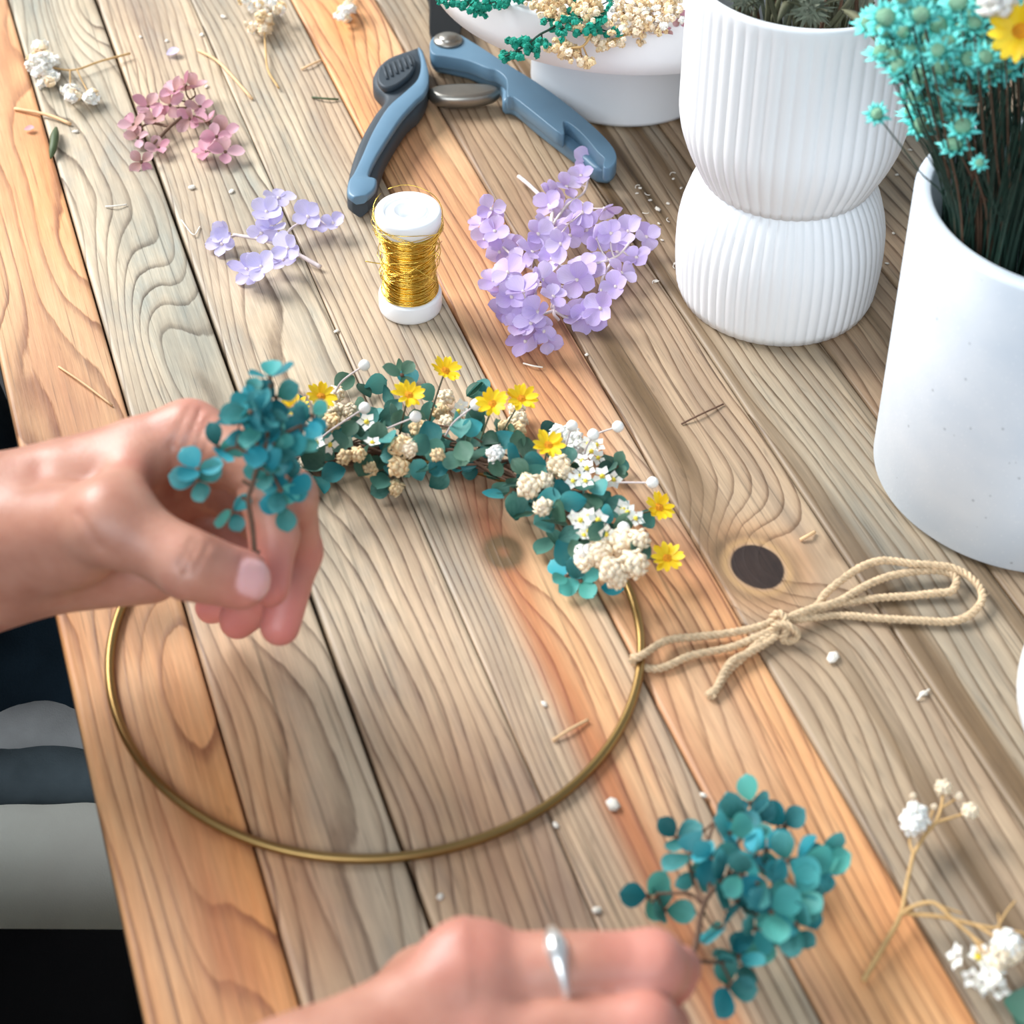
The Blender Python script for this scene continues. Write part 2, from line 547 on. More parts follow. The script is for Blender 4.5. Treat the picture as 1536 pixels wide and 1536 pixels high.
# per plank: rings across it, wave of the rings, warm colour, line strength
PL = [dict(n=3.2, amp=1.5, warm=0.88, line=0.75), dict(n=6, amp=2.3, warm=0.12, line=0.85), dict(n=11, amp=1.4, warm=0.1, line=0.9),
      dict(n=14, amp=0.9, warm=0.16, line=0.95), dict(n=8, amp=1.3, warm=0.82, line=0.85), dict(n=10, amp=1.2, warm=0.22, line=1.0),
      dict(n=9, amp=0.9, warm=0.14, line=1.0), dict(n=9, amp=0.8, warm=0.2, line=1.0), dict(n=8, amp=0.8, warm=0.25, line=1.0)]


def gauss(u, v, px, py, su, sv):
    a, b = uv_of(px, py)
    return np.exp(-((u - a) / su) ** 2 - ((v - b) / sv) ** 2)


def fields(i, u, v):
    q = PL[i] if i < len(PL) else dict(n=9, amp=0.9, warm=0.2, line=1.0)
    t = (v - VB[i]) / (VB[i + 1] - VB[i])
    ph = q['n'] * t + q['amp'] * (2.4 * vnoise(u / 0.16 + 3 * i, v / 0.05, 20 + i) + 0.9 * vnoise(u / 0.06, v / 0.02, 40 + i)) + 5 * i
    warm = q['warm'] + (0.55 if q['warm'] > .5 else 0.3) * vnoise(u / 0.14 + 7 * i, v / 0.03, 60 + i)
    knot = np.zeros_like(u); dark = np.zeros_like(u); red = np.zeros_like(u)
    line = q['line'] + 0.5 * vnoise(u / 0.1, v / 0.02 + 9, 80 + i)
    if i == 0:
        ph += 2.4 * gauss(u, v, 250, 1010, .07, .02) + 1.5 * gauss(u, v, 300, 1400, .10, .012)
        red += 0.55 * gauss(u, v, 345, 1440, .07, .008) + 0.35 * gauss(u, v, 60, 560, .05, .009) + 0.4 * gauss(u, v, 250, 1260, .05, .004)
        dark += 0.5 * gauss(u, v, 240, 935, .012, .012)
    if i == 1:
        ph += 5.0 * gauss(u, v, 130, 15, .11, .024) + 4.2 * gauss(u, v, 262, 560, .10, .022) - 1.5 * gauss(u, v, 200, 330, .08, .03)
        warm -= 0.2 * gauss(u, v, 220, 330, .15, .03); warm += 0.5 * gauss(u, v, 400, 1200, .12, .02)
    if i == 2:
        ph += 4.0 * gauss(u, v, 400, 560, .12, .026) + 2.0 * gauss(u, v, 310, 150, .12, .03)
        warm += 0.12 * gauss(u, v, 400, 480, .1, .03) + 0.3 * gauss(u, v, 700, 1250, .08, .03)
    if i == 3:
        k = gauss(u, v, 755, 828, .022, .009)
        ph += 3.0 * gauss(u, v, 755, 828, .04, .013) + 3.0 * gauss(u, v, 850, 1120, .09, .02)
        a, b = uv_of(755, 828)
        s = np.exp(-((v - b - (u - a) * 0.0 + 0.0015) / .0065) ** 2) / (1 + np.exp((u - a - .03) / .02))
        red += 0.85 * s + 0.5 * gauss(u, v, 740, 780, .03, .008); warm += 0.6 * s + 0.6 * gauss(u, v, 880, 1000, .1, .01)
        dk = np.sqrt(((u - a) / .0075) ** 2 + ((v - b) / .0062) ** 2)
        dark += .85 * np.exp(-((dk - .85) / .5) ** 2)
        dark += .5 * np.exp(-(dk / 1.5) ** 2)
        warm += 0.3 * gauss(u, v, 820, 1250, .1, .02)
    if i == 4:
        red += 0.25 * gauss(u, v, 800, 560, .08, .02)
        ph += 2.0 * gauss(u, v, 640, 250, .1, .02)
        warm -= 0.5 * gauss(u, v, 960, 700, .05, .02) + 0.3 * gauss(u, v, 1080, 1060, .05, .012)
    if i == 5:
        a, b = uv_of(1135, 850)
        d = np.sqrt(((u - a) / .0125) ** 2 + ((v - b) / .0105) ** 2)
        knot = np.clip(1 - .5 * d, 0, 1)
        dark += 0.25 * np.exp(-((d - 1.45) / .25) ** 2)
        ph += 6.0 * np.exp(-(d / 2.6) ** 2)
        warm += 0.35 * np.exp(-((d - 1.5) / .8) ** 2)
        dark += 0.6 * gauss(u, v, 930, 545, .07, .006) + 0.4 * gauss(u, v, 1050, 790, .03, .007) + .4 * gauss(u, v, 1010, 660, .05, .005)
    if i in (5, 6, 7, 8):
        dark += 0.40 + 1.4 * np.maximum(0, vnoise(u / 0.42 + i, v / 0.006, 90 + i) + 0.6 * vnoise(u / 0.3 + 3 * i, v / 0.016, 130 + i) - .05)
    dark += (0.0, .02, .0, .02, .0)[i] if i < 5 else 0.0
    return ph, np.clip(warm, 0, 1), np.clip(dark, 0, 1), np.clip(line, 0, 1.2), np.clip(red, 0, 1), np.clip(knot, 0, 1)


for i in range(len(VB) - 1):
    a = VB[i] + GAP[i] / 2
    b = VB[i + 1] - GAP[i + 1] / 2
    nu, nv = (800, 44) if i in (3, 5) else (360, 32)
    ul = np.linspace(U0, U1, nu)
    bev = 0.0004 if i in (2, 3) else 0.0010
    vl = np.r_[a, a + 0.0002, np.linspace(a + bev, b - bev, nv), b - 0.0002, b]
    zl = np.r_[-0.028, -0.0008, np.zeros(nv), -0.0008, -0.028]
    dz = (0, 0.0, 0.0, 0.0, -0.0003, 0.0006, -0.0002, 0, 0.0003)[i] if i < 9 else 0
    nv += 4
    uu, vv = np.meshgrid(ul, vl, indexing='ij')
    zz = np.broadcast_to(zl + min(dz, 0), uu.shape)
    X = uu * UD.x + vv * VD.x; Y = uu * UD.y + vv * VD.y
    co = np.stack([X - 0.3, Y - 0.6, zz + TOP], -1).reshape(-1, 3)
    idx = np.arange(nu * nv).reshape(nu, nv)
    fs = np.stack([idx[:-1, :-1], idx[:-1, 1:], idx[1:, 1:], idx[1:, :-1]], -1).reshape(-1, 4)[:, ::-1]
    faces = fs.tolist() + [idx[0, :].tolist(), idx[-1, ::-1].tolist()] + np.stack([idx[:-1, 0], idx[1:, 0], idx[1:, -1], idx[:-1, -1]], -1)[:, ::-1].tolist()
    me = bpy.data.meshes.new('plank')
    me.from_pydata(co.tolist(), [], faces)
    me.polygons.foreach_set('use_smooth', [True] * len(me.polygons))
    F = fields(i, uu.ravel(), vv.ravel())
    for nm, val in zip(('phase', 'warm', 'dark', 'line', 'red', 'knot'), F):
        at = me.attributes.new(nm, 'FLOAT', 'POINT'); at.data.foreach_set('value', val.astype(np.float32))
    at = me.attributes.new('uvw', 'FLOAT_VECTOR', 'POINT')
    at.data.foreach_set('vector', np.stack([uu.ravel(), vv.ravel(), np.full(uu.size, 0.37 * i)], -1).astype(np.float32).ravel())
    me.materials.append(M['wood'])
    place('plank', me, table, (0.3, 0.6, 0))
# legs and rails below the boards
for (u, v) in ((1.35, 0.07), (1.35, 0.72), (0.2, 0.72), (0.2, 0.07)):
    c = UD * u + VD * v
    mb = MB()
    mb.prism([(c.x - .03, c.y - .03), (c.x + .03, c.y - .03), (c.x + .03, c.y + .03), (c.x - .03, c.y + .03)], 0, TOP - 0.029, 0.003)
    mb.build('leg', M['stem_brown'], table, smooth=False)
for (a, b) in (((1.35, 0.07), (1.35, 0.72)), ((0.2, 0.72), (0.2, 0.07))):
    A, B = UD * a[0] + VD * a[1], UD * b[0] + VD * b[1]
    d = (B - A).normalized(); n = Vector((-d.y, d.x, 0)) * .012
    mb = MB()
    mb.prism([(A + n).xy, (B + n).xy, (B - n).xy, (A - n).xy], TOP - 0.10, TOP - 0.0285, 0.002)
    mb.build('rail', M['stem_brown'], table, smooth=False)


# ------------------------------------------------------------------ vases and bowl
def T(z): return TOP + z


# ribbed white vase: cup on a domed base
CX, CY = 0.1228, 0.7400
vase = thing('ribbed_vase', (CX, CY, TOP), 'white ribbed ceramic vase with a waist, full cup on a domed base', 'vase')
WA = 0.0675
pb = [(0.040, 0.0, 0), (0.0445, 0.0012, 0.0003), (0.0462, 0.006, 0.0008)]
for k in range(1, 15):
    t = k / 14
    z = 0.006 + (WA - 0.006) * t
    pb.append((0.0462 + 0.0014 * math.sin(math.pi * min(1, t * 1.4)) - 0.0098 * max(0, (t - 0.45) / 0.55) ** 2.6, z, 0.0008))
MB().lathe(pb, 60 * 8, (CX, CY, TOP), 60).build('base', M['ceramic'], vase)
pc = [(0.030, WA + 0.0005, 0), (0.0392, WA - 0.001, 0.0007)]
for k in range(1, 26):
    t = k / 25
    z = WA + (0.165 - WA) * t
    pc.append((0.0392 + 0.0112 * math.sin(math.pi / 2 * min(1, t / 0.36)) ** 0.9, z, 0.0009 if t < 0.93 else 0.0009 * (1 - t) / 0.07))
pc += [(0.0502, 0.1662, 0), (0.0494, 0.1672, 0), (0.0478, 0.1672, 0), (0.0468, 0.166, 0), (0.0466, 0.14, 0), (0.0455, 0.11, 0), (0.036, 0.082, 0), (0.0, 0.078, 0)]
MB().lathe(pc, 54 * 8, (CX, CY, TOP), 54).build('cup', M['ceramic'], vase)

# grey concrete cylinder
KX, KY, KR, KH = 0.2145, 0.6160, 0.0622, 0.1375
pot = thing('concrete_vase', (KX, KY, TOP), 'pale grey speckled concrete cylinder vase holding aqua star flowers', 'vase')
pk = [(KR - 0.006, 0.0), (KR - 0.002, 0.0008), (KR, 0.003), (KR, KH - 0.002), (KR - 0.0006, KH - 0.0005), (KR - 0.002, KH), (KR - 0.0055, KH), (KR - 0.0066, KH - 0.001), (KR - 0.007, 0.012), (0, 0.012)]
MB().lathe(pk, 128, (KX, KY, TOP)).build('body', M['concrete'], pot)

# second ribbed vase, mostly outside the right edge
c = P(1700, 1108)
RX, RY = c.x, c.y
v2 = thing('ribbed_vase', (RX, RY, TOP), 'white fine-ribbed vase cut off by the right edge, in front of the concrete vase', 'vase')
pr_ = [(0.034, 0, 0), (0.037, 0.001, 0.0003)]
for k in range(1, 17):
    t = k / 16
    pr_.append((0.037 + 0.0075 * math.sin(math.pi * min(1, t * 0.95) ** 0.7), 0.001 + 0.058 * t, 0.0005))
pr_ += [(0.0385, 0.060, 0), (0.037, 0.0605, 0), (0.036, 0.059, 0), (0.037, 0.02, 0), (0.0, 0.008, 0)]
MB().lathe(pr_, 70 * 6, (RX, RY, TOP), 70).build('body', M['ceramic'], v2)

# footed bowl
BX, BY = 0.0592, 0.9258
bowl = thing('footed_bowl', (BX, BY, TOP), 'white footed bowl holding dried baby\'s breath, behind the ribbed vase', 'bowl')
MB().lathe([(0.046, 0), (0.0495, 0.0008), (0.0502, 0.003), (0.0495, 0.03), (0.049, 0.066), (0.030, 0.067)], 96, (BX, BY, TOP)).build('foot', M['ceramic'], bowl)
MB().lathe([(0.030, 0.0672), (0.088, 0.0640), (0.1015, 0.0642), (0.1040, 0.0655), (0.1060, 0.075), (0.1072, 0.0925), (0.1068, 0.0938), (0.1058, 0.094),
            (0.0945, 0.0925), (0.0935, 0.091), (0.090, 0.080), (0.070, 0.074), (0.0, 0.072)], 128, (BX, BY, TOP)).build('dish', M['ceramic'], bowl)

# ------------------------------------------------------------------ wire spool
SX, SY = -0.0465, 0.7230
spool = thing('wire_spool', (SX, SY, TOP), 'white plastic spool wound with loose gold wire', 'spool')
MB().lathe([(0.010, 0), (0.0135, 0.0), (0.0143, 0.0008), (0.0145, 0.002), (0.0145, 0.0085), (0.0138, 0.0095), (0.0105, 0.0098), (0.0103, 0.046), (0.0138, 0.0462), (0.0147, 0.047),
            (0.0149, 0.0535), (0.0144, 0.0547), (0.0138, 0.055), (0.0112, 0.055), (0.0108, 0.0545), (0.0106, 0.0535), (0.0088, 0.0535), (0.0086, 0.0546), (0.0062, 0.0548), (0.0058, 0.054), (0.0042, 0.053), (0.003, 0.05), (0, 0.05)],
           72, (SX, SY, TOP)).build('core', M['plastic_white'], spool)


def wire_r(z):
    t = (z - 0.010) / 0.036
    return 0.0114 + 0.0026 * max(0, (t - 0.62) / 0.38) ** 1.2 + 0.0016 * max(0, (0.25 - t) / 0.25)


mb = MB()
path = []
turns = 78
for k in range(turns * 26):
    t = k / (turns * 26)
    q = 2 * math.pi * k / 26
    z = 0.0103 + 0.0352 * t + 0.0006 * math.sin(q * 0.31) + 0.0012 * math.sin(q + 0.2 * math.sin(q * .17))
    z = min(0.0455, max(0.0103, z))
    r = wire_r(z) + 0.0003 * math.sin(q * 0.23) + 0.0002 * math.sin(q * .47)
    path.append((SX + r * math.cos(q), SY + r * math.sin(q), T(z)))
mb.tube(path, 0.00024, 5)
mb.lathe([(0.0108, 0.0102), (wire_r(.0103) - .0003, .0103)] + [(wire_r(.0103 + .035 * k / 20) - .0003, .0103 + .035 * k / 20) for k in range(21)] + [(0.0108, 0.0457)], 48, (SX, SY, TOP))
mb.build('wire_winding', M['gold'], spool)
for k in range(26):
    mb = MB()
    z0 = 0.012 + 0.036 * random.random() if k > 6 else 0.040 + 0.012 * random.random()
    a0 = random.random() * 6.28
    r0 = wire_r(min(z0, .045)) + (0.0004 + 0.0022 * random.random() ** 1.5)
    if z0 > .045: r0 = max(r0, 0.0153)
    tl = 0.0015 + 0.005 * random.random()
    pts = []
    span = 6.28 * (0.6 + 0.5 * random.random())
    for j in range(30):
        q = a0 + span * j / 29
        r = r0 + 0.0008 * math.sin(3 * q + k) * random.uniform(.8, 1.2)
        z = max(0.0100, z0 + tl * math.sin(q + k))
        if z > .0455: r = max(r, 0.0152)
        pts.append((SX + r * math.cos(q), SY + r * math.sin(q), T(z)))
    mb.tube(pts, 0.00019, 5).build('loose_strand', M['gold'], spool)
for pts in ([(548, 392), (575, 396), (612, 398), (655, 424)], [(600, 396), (630, 392), (652, 368)]):
    mb = MB()
    zz = (0.030, 0.031, 0.030, 0.026) if len(pts) == 4 else (0.030, 0.033, 0.037)
    mb.tube(spline([PY(x, y, SY - 0.0135) if 1 else 0 for (x, y) in pts], 8), 0.00026, 5).build('loose_strand', M['gold'], spool)

# ------------------------------------------------------------------ pruning shears
def C2(x, y, z):           # measured on an enlargement of the photograph's top middle
    return P(500 + x / 2.954, y / 2.954, z)


o = C2(505, 180, 0)
shears = thing('pruning_shears', (o.x, o.y, TOP), 'open blue-grey pruning shears lying behind the wire spool', 'shears')


def outline(pts, z, n=4):
    return [(p.x, p.y) for p in spline([C2(x, y, z) for x, y in pts], n, True)]


RH = [(428, 215), (432, 175), (470, 148), (530, 142), (590, 168), (740, 262), (820, 312), (900, 362), (1000, 432), (1100, 512), (1185, 588), (1243, 655), (1256, 705), (1232, 745), (1185, 747),
      (1150, 735), (1092, 684), (1010, 620), (900, 535), (800, 452), (752, 440), (748, 385), (722, 345), (680, 330), (600, 292), (500, 268), (445, 255)]
MB().prism(outline(RH, 0.011), T(0.0015), T(0.011), 0.002).build('handle', M['blue_plastic'], shears)
RH2 = [(428, 215), (432, 175), (470, 148), (530, 142), (590, 168), (740, 262), (820, 312), (900, 362), (1000, 432), (1100, 512), (1185, 588), (1243, 655), (1256, 705), (1232, 740), (1200, 742), (1196, 722),
       (1200, 700), (1170, 672), (1110, 600), (1050, 548), (1020, 540), (1016, 596), (900, 508), (800, 430), (770, 425), (766, 350), (722, 310), (680, 300), (600, 268), (500, 248), (445, 240)]
MB().prism(outline(RH2, 0.019, 3), T(0.0108), T(0.019), 0.0006).build('handle_ridge', M['blue_plastic'], shears)
def strip(mb, pairs, z0, z1, zref, bev):
    """bar whose left and right edges are given station by station, its long edges rounded"""
    Ls = spline([C2(*q[0], zref) for q in pairs], 4); Rs = spline([C2(*q[1], zref) for q in pairs], 4)
    vs, fs = [], []; n = len(Ls)
    for l, r in zip(Ls, Rs):
        d = (r - l); w_ = d.length; d = d / w_
        b = min(bev, w_ * .4)
        for t_, z in ((b, z0), (0, z0 + bev), (0, z1 - bev), (b * .3, z1 - bev * .3), (b, z1), (w_ - b, z1), (w_ - b * .3, z1 - bev * .3), (w_, z1 - bev), (w_, z0 + bev), (w_ - b, z0)):
            q = l + d * t_; vs.append((q.x, q.y, T(z)))
    for i in range(n - 1):
        for k in range(10):
            j = (k + 1) % 10
            fs.append((i * 10 + k, i * 10 + j, i * 10 + 10 + j, i * 10 + 10 + k))
    fs += [tuple(range(9, -1, -1)), tuple((n - 1) * 10 + k for k in range(10))]
    mb.add(vs, fs)
    return mb


LHp = [((362, 208), (396, 222)), ((240, 252), (418, 290)), ((180, 315), (424, 350)), ((180, 372), (412, 415)), ((228, 430), (378, 478)), ((178, 505), (326, 525)), ((128, 590), (272, 605)), ((88, 690), (222, 695)), ((64, 790), (196, 775)), ((60, 850), (186, 832)), ((85, 878), (150, 868))]
tag(strip(MB(), LHp, .0015, .0135, .0135, .003).build('handle', M['grip'], shears), 'dark handle with a blue-grey ridge')
LRp = [((374, 205), (398, 226)), ((388, 270), (424, 330)), ((374, 345), (410, 402)), ((318, 402), (364, 450)), ((242, 470), (300, 522)), ((176, 575), (236, 618)), ((124, 690), (184, 706)), ((88, 765), (158, 776)), ((66, 800), (192, 790)), ((62, 850), (184, 832)), ((88, 874), (148, 864))]
strip(MB(), LRp, .0125, .0172, .0172, .0014).build('handle_ridge', M['blue_plastic'], shears)
LB = [(330, 228), (240, 262), (200, 300), (196, 350), (225, 380), (280, 370), (345, 318), (365, 262)]
thumb = MB().prism(outline(LB, 0.018, 3), T(0.0135), T(0.0175), 0.001).build('thumb_rest', M['grip'], shears)
for k in range(6):
    a, b = C2(222 + k * 22, 292 - k * 9, 0.0178), C2(240 + k * 22, 350 - k * 12, 0.0178)
    MB().tube([(a.x, a.y, T(0.0176)), (b.x, b.y, T(0.0176))], 0.0009, 6).build('ridge', M['grip'], thumb)
sp = [(418, 395), (470, 370), (580, 362), (690, 366), (738, 388), (700, 412), (600, 430), (480, 428)]
MB().prism(outline(sp, 0.012), T(0.004), T(0.012), 0.0025).build('spring_lever', M['steel'], shears)
bl = [(436, 215), (428, 80), (420, -160), (455, -330), (520, -380), (560, -250), (575, -60), (575, 120), (540, 230)]
MB().prism(outline(bl, 0.006), T(0.0105), T(0.0128), 0.0005).build('blade', M['black_steel'], shears)
bl2 = [(432, 180), (424, 40), (400, -60), (425, -230), (470, -120), (500, 40), (520, 180)]
MB().prism(outline(bl2, 0.006), T(0.006), T(0.0103), 0.0005).build('blade', M['black_steel'], shears)
pv = C2(508, 176, 0.02)
MB().lathe([(0.0078, 0.0188), (0.0078, 0.0203), (0.0070, 0.0209), (0.0052, 0.0209), (0.0050, 0.0219), (0.0042, 0.0226), (0, 0.0228)], 32, (pv.x, pv.y, TOP)).build('pivot_bolt', M['steel'], shears)


# ------------------------------------------------------------------ petals, florets
def petal_me(mat, seed, L=1.0, W=0.8, cup=0.2, curl=0.15, q=0.55, nu=8, nv=5):
    """petal from its root at the origin along +x, upper side +z"""
    rg = random.Random(seed)
    vs, st = [], []
    tw = rg.uniform(-.25, .25); c1 = cup * rg.uniform(.6, 1.4); k1 = curl * rg.uniform(-.6, 1.6); ph = rg.random() * 6
    for i in range(nu):
        t = math.sin(math.pi / 2 * i / (nu - 1)) ** 1.15
        wdt = W * 0.5 * ((0.12 + 0.88 * math.sin(math.pi / 2 * t / q) ** 0.9) if t < q else math.sqrt(max(0.012, 1 - ((t - q) / (1 - q)) ** 2)))
        for j in range(nv):
            s = -1 + 2 * j / (nv - 1)
            y = wdt * s
            x = L * (t - 0.05 * s * s * t)
            z = c1 * (s * s) * wdt * 1.1 + k1 * L * (t * t - t * 0.4) + tw * s * wdt * t + 0.018 * L * math.sin(6 * t + 3 * s + ph) * t
            vs.append((x, y, z)); st.append((s, t, seed * 0.31))
    fs = []
    for i in range(nu - 1):
        for j in range(nv - 1):
            a = i * nv + j
            fs.append((a, a + nv, a + nv + 1, a + 1))
    me = bpy.data.meshes.new('petal')
    me.from_pydata(vs, [], fs)
    me.polygons.foreach_set('use_smooth', [True] * len(me.polygons))
    at = me.attributes.new('st', 'FLOAT_VECTOR', 'POINT')
    at.data.foreach_set('vector', [x for p in st for x in p])
    me.materials.append(mat)
    return me


PET = {}


def petals(key, n=5, **kw):
    if key not in PET:
        PET[key] = [petal_me(M[key], 17 * i + len(key), **kw) for i in range(n)]
    return random.choice(PET[key])


for key, kw in (('lilac', dict(W=1.0, cup=.28)), ('lilac_blue', dict(W=.95, cup=.25)), ('pink', dict(W=.8, cup=.3)), ('teal', dict(W=.9, cup=.28)), ('teal_bright', dict(W=.86, cup=.25)), ('teal_dark', dict(W=.8, cup=.25)), ('yellow', dict(W=.44, cup=.1, curl=.2))):
    petals(key, **kw)


def frame(d, n):
    """columns: along d, across, normal near n"""
    x = d.normalized()
    z = (n - x * n.dot(x)).normalized()
    y = z.cross(x)
    return Matrix((x, y, z)).transposed()


def rnd_normal(spread=0.7, up=0.8, to_cam=0.55):
    r = Vector((random.gauss(0, 1), random.gauss(0, 1), random.gauss(0, 1))) * spread * 0.6
    return (Vector((0, 0, 1)) * up - FWD * to_cam + r).normalized()


def lift(c, size=0.0):
    return Vector((c[0], c[1], max(c[2], TOP + 0.0008 + size)))


CENTRE = {}


def floret(parent, c, n, L, key, cmat, k=4, up=0.25, name='floret', a0=None):
    """k petals round a small eye; a part of the sprig, its petals sub-parts"""
    if cmat not in CENTRE:
        CENTRE[cmat] = MB().ball((0, 0, 0), 1, 7, 5, 0.15, random.Random(3)).mesh('eye', M[cmat])
    f = place(name, CENTRE[cmat], parent, c, Matrix.Identity(3), 0.0009)
    f.scale = (1, 1, 1)
    f.data = MB().ball((0, 0, 0), 0.0010, 7, 5, 0.15, random.Random(3)).mesh(name, M[cmat]) if ('f', cmat) not in CENTRE else CENTRE[('f', cmat)]
    CENTRE[('f', cmat)] = f.data
    x = n.orthogonal().normalized(); y = n.cross(x)
    a = random.random() * 6.28 if a0 is None else a0
    for i in range(k):
        q = a + 2 * math.pi * i / k + random.gauss(0, .14)
        d = x * math.cos(q) + y * math.sin(q) + n * (up + random.gauss(0, .22))
        nn = n - (x * math.cos(q) + y * math.sin(q)) * up
        place('petal', petals(key), f, Vector(c) + d.normalized() * 0.0006, frame(d, nn), L * random.uniform(.85, 1.12))
    return f


def stem(parent, pts, r, mat, name='stem', n=6):
    p = spline([Vector(q) for q in pts], 6)
    rs = [r * (1.15 - 0.35 * i / len(p)) for i in range(len(p))]
    return MB().tube(p, rs, n).build(name, M[mat], parent)


def hydrangea(label, cat, spots, key, cmat, root, twig, L, group=None, conv=None, stemmat='stem_pale', spread=.8, name='hydrangea_sprig', tr=0.00045, up=.25, k=4):
    """spots: (px, py, z); root, twig: main stem as world points; every floret hangs on a stalk from the nearest twig point"""
    o = Vector(root[0]); o.z = TOP
    t = thing(name, o, label, cat, group)
    main = spline(root, 8)
    stem(t, root, tr * 2.2, stemmat)
    nodes = list(main)
    for tw in twig:
        stem(t, tw, tr * 1.5, stemmat, 'side_stem')
        nodes += spline(tw, 6)
    for s in spots:
        c = s if isinstance(s, Vector) else P(s[0], s[1], s[2])
        n = rnd_normal(spread)
        near = min(nodes, key=lambda q: (q - c).length + 0.004 * random.random())
        midp = (near + c) * .5 + Vector((random.gauss(0, .0012), random.gauss(0, .0012), -0.0015))
        midp.z = max(midp.z, TOP + 0.001)
        stem(t, (near, midp, c), tr, stemmat, 'stalk', 5)
        floret(t, c, n, L * random.uniform(.85, 1.15), key, cmat, k, up)
    return t


# lavender hydrangea, the big one beside the ribbed vase
def C6(x, y): return 680 + x / 4.8, 220 + y / 4.8


big = [(985, 95, 9), (920, 210, 12), (815, 290, 12), (700, 345, 9), (690, 425, 10), (790, 455, 8), (275, 450, 14), (200, 560, 10), (300, 610, 13), (225, 670, 7), (410, 690, 7), (330, 760, 6),
       (610, 630, 18), (775, 700, 27), (850, 530, 22), (930, 475, 18), (1090, 445, 12), (1135, 625, 20), (1030, 660, 17), (1260, 610, 12), (1390, 650, 8), (570, 760, 15), (710, 810, 14), (930, 860, 12), (890, 960, 13),
       (1320, 800, 10), (1210, 910, 9), (1170, 1010, 9), (1060, 1165, 12), (965, 1220, 5), (875, 1210, 5), (395, 905, 18), (505, 1045, 27), (420, 1085, 20), (610, 1190, 20), (560, 1275, 15), (470, 1280, 14), (650, 1330, 11),
       (670, 1400, 7), (520, 1405, 6), (640, 960, 16), (720, 1080, 14), (290, 970, 12), (370, 1180, 11), (840, 640, 12), (690, 580, 10), (590, 1060, 12), (960, 600, 10), (1180, 760, 7), (480, 830, 10), (350, 1040, 8), (440, 1200, 12), (1000, 880, 8)]
h = lambda x, y, z: P(*C6(x, y), z / 1000)
root = [h(470, 215, 4), h(560, 290, 7), h(700, 440, 10), h(710, 570, 11), h(760, 760, 11), h(740, 960, 10), h(720, 1180, 9), h(760, 1250, 5)]
twig = [[h(710, 570, 11), h(820, 420, 10), h(940, 330, 8), h(975, 200, 8)], [h(740, 860, 10), h(900, 860, 11), h(1160, 800, 12), h(1310, 640, 10)], [h(740, 860, 10), h(600, 890, 10), h(480, 830, 8), h(330, 690, 8), h(270, 560, 8)],
        [h(740, 960, 10), h(560, 1010, 11), h(420, 1000, 9)], [h(720, 1180, 9), h(860, 1245, 4), h(1000, 1180, 6)], [h(1160, 800, 12), h(1070, 960, 9), h(1070, 1120, 8)], [h(720, 1180, 9), h(600, 1230, 9), h(500, 1330, 6)]]
hydrangea('large lavender hydrangea sprig lying between the wire spool and the ribbed vase', 'flower', [C6(x, y) + (z / 1000,) for x, y, z in big], 'lilac', 'stem_pale', root, twig, 0.0082)
# the smaller one left of the spool
sm = [(340, 348, 8), (333, 366, 4), (400, 318, 15), (418, 297, 10), (462, 325, 10), (500, 335, 7), (478, 338, 4), (392, 350, 9), (432, 372, 14), (370, 404, 8), (392, 400, 11), (408, 340, 11), (425, 390, 6), (375, 412, 4)]
g2 = lambda x, y, z: P(x, y, z / 1000)
hydrangea('small pale lilac hydrangea sprig left of the wire spool', 'flower', [(x, y, z / 1000) for x, y, z in sm], 'lilac_blue', 'stem_pale',
          [g2(481, 401, 2), g2(455, 386, 4), g2(420, 368, 6), g2(385, 358, 6), g2(350, 352, 5)], [[g2(420, 368, 6), g2(440, 340, 7), g2(475, 326, 7)], [g2(385, 358, 6), g2(400, 325, 9), g2(415, 300, 8)], [g2(420, 368, 6), g2(400, 395, 6)]], 0.0076)
# pink one at the top left
pk_ = [(200, 187, 6), (207, 207, 4), (222, 160, 8), (232, 178, 7), (262, 138, 13), (278, 128, 13), (290, 132, 9), (255, 158, 8), (300, 160, 7), (285, 178, 8), (312, 182, 7), (325, 205, 9), (338, 228, 6), (310, 228, 4), (335, 200, 5), (212, 243, 3), (238, 222, 3)]
hydrangea('faded pink hydrangea sprig lying across the plank gap', 'flower', [(x, y, z / 1000) for x, y, z in pk_], 'pink', 'stem_brown',
          [g2(222, 225, 3), g2(238, 208, 5), g2(255, 190, 7), g2(275, 172, 8), g2(285, 150, 8)], [[g2(255, 190, 7), g2(225, 185, 6), g2(205, 195, 4)], [g2(275, 172, 8), g2(305, 180, 7), g2(330, 212, 5)]], 0.0082, stemmat='stem_brown')

# teal sprig held in the right hand
def C3(x, y): return 1000 + x / 2.866, 1016 + y / 2.866


te = [(100, 760, 30), (130, 840, 24), (190, 770, 34), (270, 670, 32), (290, 620, 24), (360, 540, 20), (370, 620, 22), (510, 640, 20), (380, 760, 36), (430, 740, 30), (320, 850, 40), (390, 880, 38), (440, 850, 30), (520, 790, 34), (590, 770, 28), (670, 740, 24), (680, 830, 20),
      (560, 930, 30), (300, 960, 28), (340, 1000, 24), (530, 1000, 26), (600, 980, 20), (450, 1010, 34), (380, 1080, 26), (540, 1100, 20), (560, 1060, 26), (240, 1080, 22), (310, 1200, 18), (340, 1230, 14), (260, 1330, 14), (40, 690, 18), (-80, 940, 14), (-10, 1000, 12), (230, 880, 30), (470, 920, 26)]
k3 = lambda x, y, z: P(*C3(x, y), z / 1000)
st3 = [C3(x, y) + (z / 1000,) for x, y, z in te]
root = [k3(105, 1220, 26), k3(130, 1130, 27), k3(150, 1010, 27), k3(185, 930, 28), k3(260, 860, 29), k3(380, 800, 29)]
